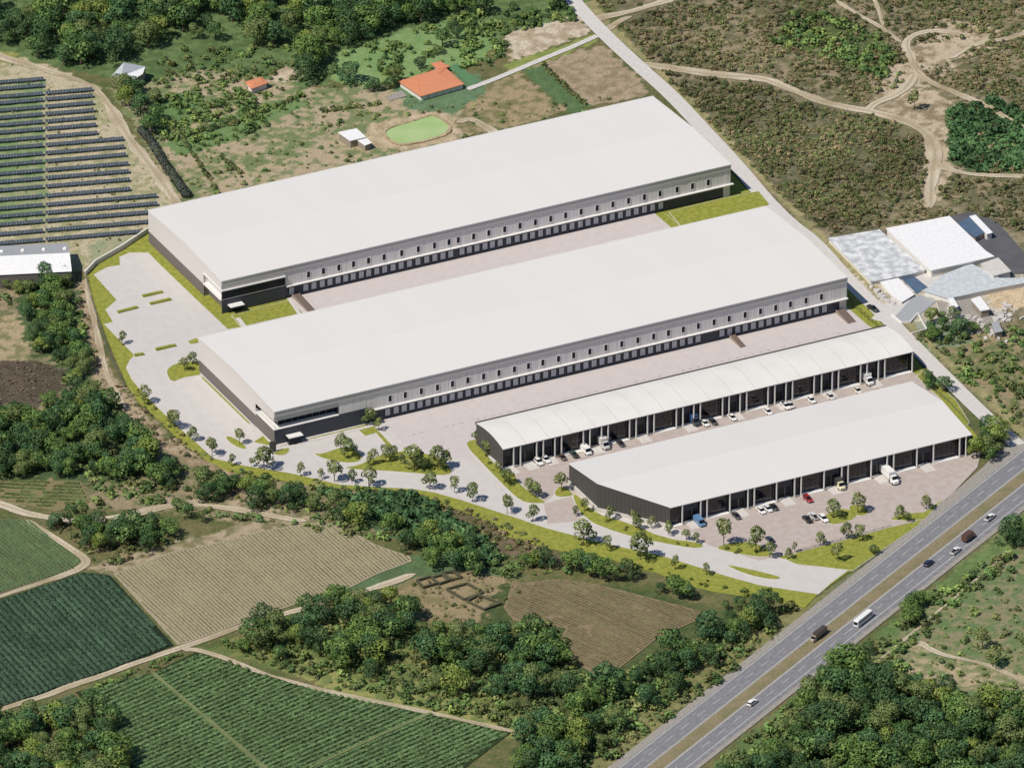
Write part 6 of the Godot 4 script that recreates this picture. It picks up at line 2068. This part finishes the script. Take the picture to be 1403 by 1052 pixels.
	grove([57.3, -264.8, 67.5, -252.4, 77.4, -252.6, 86.4, -257.6, 93.6, -259.1, 113.5, -284.7, 118.8, -282.0, 103.7, -256.2, 98.6, -262.5, 72.6, -246.2, 64.4, -239.3, 56.8, -250.4], 6.0, 5.5, 8.5, "dark tree around the tiled house", "trees of the tiled house's garden", 0.8)
	grove([139.1, 115.3, 145.4, 115.2, 146.6, 125.6, 140.9, 133.7, 130.1, 137.4, 126.8, 131.9], 4.0, 6.0, 9.5, "leafy tree in the clump where the access road meets the highway", "trees of the clump at the road junction")
	grove([143.9, 63.0, 145.3, 69.1, 145.7, 85.8, 141.8, 87.1, 140.0, 73.0], 4.0, 4.5, 6.5, "leafy tree between the unit buildings and the access road", "trees of the row behind the unit buildings")
	grove([165.7, 25.7, 181.2, 26.7, 177.7, 41.8, 163.2, 48.0, 158.5, 38.9], 4.5, 4.0, 7.0, "leafy tree on the overgrown plot below the factory", "trees of the plot below the factory", 0.8)
	plant_groves()
	# low scrub and weeds
	var brown := [lin(125, 122, 84), lin(112, 118, 76), lin(138, 129, 95), lin(94, 107, 67), lin(116, 127, 80), lin(149, 135, 103)]
	var green := [lin(105, 133, 76), lin(120, 146, 82), lin(90, 118, 69), lin(134, 153, 86)]
	var olive := [lin(114, 122, 78), lin(96, 112, 69), lin(129, 135, 84)]
	var roads := [poly2([168.7, -225.8, 192.7, -201.9, 208.9, -193.1, 217.5, -167.5, 235.1, -144.8, 242.7, -131.6, 245.8, -117.0, 240.2, -98.3, 213.6, -53.6, 209.2, -55.8, 230.9, -94.4, 238.6, -113.5, 231.1, -137.4, 210.6, -160.8, 204.4, -186.5, 186.7, -196.9]), poly2([165.4, -51.3, 225.1, -47.8, 224.0, 7.2, 209.2, 34.0, 185.0, 48.9, 151.9, 18.7]), poly2([249.9, -157.1, 264.2, -160.8, 267.0, -142.6, 269.5, -129.0, 257.0, -124.4, 244.7, -101.8, 239.2, -84.5, 223.9, -69.5, 239.0, -101.0, 243.8, -127.4, 232.8, -143.8, 237.1, -154.7]), poly2([275.1, -187.1, 289.9, -184.8, 293.1, -172.2, 280.5, -167.4, 269.1, -168.0])]
	scatter("brown_scrub", "dense brown and olive scrub covering the land right of the access road", [181.3, -295.7, 345.8, -213.0, 236.0, -14.4, 225.1, -47.8, 167.2, -54.6, 165.6, -97.4, 174.2, -217.1, 176.2, -253.2], 26.0, 0.4, 1.6, brown, 0.12, 0.45, roads)
	scatter("brown_scrub", "", [170.1, -206.0, 204.3, -180.0, 217.9, -149.8, 236.4, -129.0, 233.4, -103.9, 215.7, -73.6, 191.9, -64.5, 165.8, -58.0, 165.5, -100.3, 169.4, -169.9], 20.0, 0.4, 1.5, brown + olive, -0.05, 0.5)
	scatter("brown_scrub", "", [247.2, -236.2, 261.5, -225.2, 266.0, -193.1, 255.6, -161.5, 245.4, -170.3, 236.4, -196.9, 225.3, -213.6], 8.0, 1.0, 3.0, green, 0.0)
	scatter("brown_scrub", "", [260.1, -130.1, 280.4, -130.8, 290.2, -100.5, 270.9, -65.7, 244.3, -77.0, 240.6, -93.1], 26.0, 0.8, 2.6, [lin(78, 112, 70), lin(90, 124, 78), lin(68, 100, 64)], -0.2)
	scatter("brown_scrub", "", [147.3, 33.3, 152.2, 45.8, 153.5, 83.1, 155.5, 125.4, 197.9, 48.6, 180.8, 33.2], 7.0, 0.7, 2.4, olive + green, 0.0, 0.2)
	scatter("green_thicket", "green undergrowth and bushes of the far plots left of the access road", [-30.4, -297.9, 11.9, -298.7, 48.1, -265.8, 91.5, -222.0, 162.2, -193.8, 127.3, -189.6, 77.1, -193.1, 11.5, -190.4, -35.2, -192.6, -48.0, -199.1, -36.5, -257.4], 3.2, 0.4, 1.6, olive + green, 0.2, 0.25, [poly2([48.0, -225.8, 86.6, -217.3, 70.8, -185.6, 36.7, -202.7]), poly2([74.3, -256.3, 101.2, -261.2, 100.1, -236.0, 74.9, -230.4])])
	scatter("green_thicket", "", [3.1, -317.8, 62.4, -295.5, 50.7, -264.5, 27.2, -276.3, -5.7, -281.9, -14.6, -297.3], 8.0, 0.6, 2.0, green + olive, 0.15)
	scatter("green_thicket", "", [-22.9, -279.6, 0.9, -282.2, 37.2, -256.7, 1.0, -235.0, -33.1, -230.6], 7.0, 0.8, 2.4, green, 0.15)
	scatter("green_thicket", "", [48.1, -265.8, 67.4, -285.5, 126.3, -291.7, 173.7, -280.7, 167.6, -268.7, 131.1, -268.4, 104.7, -248.4, 66.6, -250.6], 4.0, 0.7, 2.4, green, 0.2)
	scatter("green_thicket", "", [124.2, -294.2, 168.4, -283.3, 167.1, -274.2, 136.1, -271.8, 120.7, -247.7, 105.8, -244.1, 109.7, -271.7], 9.0, 0.7, 2.6, green + [lin(70, 98, 58)], 0.1)
	for e in [[-23.0, -252.1, -31.5, -196.4, -31.5, -193.6, -21.4, -252.7], [-10.1, -264.4, -11.3, -246.2, -10.0, -247.0, -8.8, -265.2], [-32.7, -248.4, 1.3, -249.2, 30.5, -256.4, 30.2, -254.3, 0.5, -246.1, -33.3, -245.1], [36.7, -242.3, 60.3, -237.7, 60.5, -235.5, 36.1, -239.8], [87.8, -209.4, 88.3, -183.2, 89.7, -184.0, 89.2, -210.9], [-17.6, -222.9, -16.7, -204.6, -15.4, -205.4, -16.3, -223.6], [132.8, -237.9, 131.7, -198.2, 133.1, -199.0, 134.5, -238.6]]:
		scatter("green_thicket", "", e, 60.0, 0.6, 1.4, olive + [lin(60, 80, 46)], -0.3)
	var open := [poly2([-181.5, -111.8, -154.3, -100.2, -145.9, -86.6, -153.3, -74.4, -162.7, -65.9, -179.0, -59.6, -201.2, -68.2]), poly2([-162.9, -153.0, -141.6, -138.9, -148.4, -111.9, -156.1, -99.1, -181.5, -111.8]), poly2([-112.0, -152.0, -107.9, -152.7, -132.9, -77.4, -135.1, -27.1, -124.7, 21.6, -133.7, 21.5, -143.7, -11.9, -144.2, -53.3, -137.4, -86.3]), poly2([-219.3, -27.9, -178.2, -4.7, -182.5, 13.7, -197.8, 15.6, -228.3, -8.1])]
	scatter("creek_thicket", "tangled undergrowth along the creek between the compound and the fields", [-152.9, -154.8, -112.5, -155.0, -137.9, -73.3, -134.4, -15.6, -117.3, 25.3, -74.2, 61.7, -59.6, 111.6, -45.5, 143.7, -70.9, 134.1, -91.0, 95.8, -128.5, 61.2, -157.6, 33.8, -221.0, -4.4], 7.0, 0.7, 2.6, olive + green, 0.1, 0.2, open)
	scatter("creek_thicket", "", [-104.5, 42.7, -93.7, 51.9, -74.0, 61.2, -66.7, 83.3, -65.4, 123.1, -74.4, 123.0, -78.8, 95.6, -88.9, 82.3, -94.9, 66.6], 26.0, 1.0, 3.0, [lin(84, 118, 76), lin(96, 128, 82), lin(72, 106, 68)], -0.2)
	scatter("creek_thicket", "", [-71.8, 60.4, -59.3, 80.7, -50.8, 100.2, -43.5, 127.8, -52.8, 128.2, -66.6, 95.4], 12.0, 0.5, 1.5, brown, 0.0, 0.3)
	scatter("creek_thicket", "", [-204.3, 18.0, -163.0, 38.8, -169.7, 59.4, -203.4, 61.3, -203.5, 48.7], 7.0, 0.7, 2.2, olive + brown, 0.0, 0.2)
	scatter("grove_undergrowth", "green undergrowth below the groves around the lower fields", [-187.3, 134.2, -131.2, 128.7, -102.6, 167.6, -70.3, 174.7, -79.2, 215.9, 15.1, 202.1, -30.6, 237.3, -100.0, 274.0, -138.7, 275.1, -116.2, 242.2, -144.4, 204.1, -175.3, 158.5], 9.0, 0.8, 2.6, green + olive, 0.0)
	scatter("grove_undergrowth", "", [-74.5, 301.5, -21.7, 265.8, 18.2, 241.8, 109.9, 196.7, 104.5, 206.6, 30.4, 252.8, 31.8, 283.7, 62.0, 310.9, 28.8, 370.9, -87.5, 312.5], 9.0, 0.8, 2.6, green + olive, 0.0)
	scatter("grove_undergrowth", "", [34.4, 242.6, 80.6, 216.5, 120.9, 199.1, 64.9, 300.3, 31.8, 283.7], 4.0, 0.5, 1.8, olive + green, 0.15, 0.3)
	scatter("grove_undergrowth", "", [-287.1, 141.5, -251.8, 153.2, -246.8, 173.6, -259.8, 220.1, -311.0, 194.3], 9.0, 0.8, 2.4, green + olive, 0.0)
	scatter("grove_undergrowth", "", [-229.8, 137.2, -202.7, 132.6, -197.9, 133.1, -214.4, 138.8, -248.4, 145.9], 12.0, 0.7, 1.8, green, -0.1)
	scatter("grove_undergrowth", "", [-191.9, 144.1, -184.7, 159.8, -162.6, 187.2, -139.0, 217.0, -119.3, 242.4, -120.2, 238.4, -142.1, 211.3, -166.9, 177.8], 20.0, 0.7, 1.6, green, -0.1)
	scatter("weeds", "thin weeds and dry tufts on the bare strips and the solar field", [-58.6, -341.5, -35.1, -301.7, -48.1, -192.1, -104.8, -158.0, -135.2, -173.3], 2.0, 0.3, 0.8, olive + [lin(150, 140, 90)], 0.0, 0.6)
	scatter("weeds", "", [-117.2, 124.5, -80.9, 124.1, -63.7, 143.9, -82.1, 156.4, -103.1, 168.6, -114.4, 143.2], 7.0, 0.4, 1.2, brown + olive, 0.1, 0.5)
	scatter("weeds", "", [-174.5, -107.0, -154.8, -99.1, -147.4, -86.0, -153.3, -75.7, -162.7, -67.2, -178.5, -60.7, -193.3, -65.5], 22.0, 0.3, 0.9, [lin(112, 98, 80), lin(92, 82, 66), lin(134, 120, 98)], -0.2, 0.8)
	scatter("weeds", "", [-112.7, -151.7, -107.9, -152.7, -132.9, -77.4, -124.7, 21.6, -133.2, 20.5, -145.4, -60.5], 7.0, 0.4, 1.4, brown, 0.0, 0.4)
	scatter("weeds", "", [-106.4, 280.8, -4.4, 221.8, 25.4, 199.9, -4.6, 210.7, -111.1, 278.4], 5.0, 0.3, 0.9, olive, 0.0, 0.5)
	grow_cover()
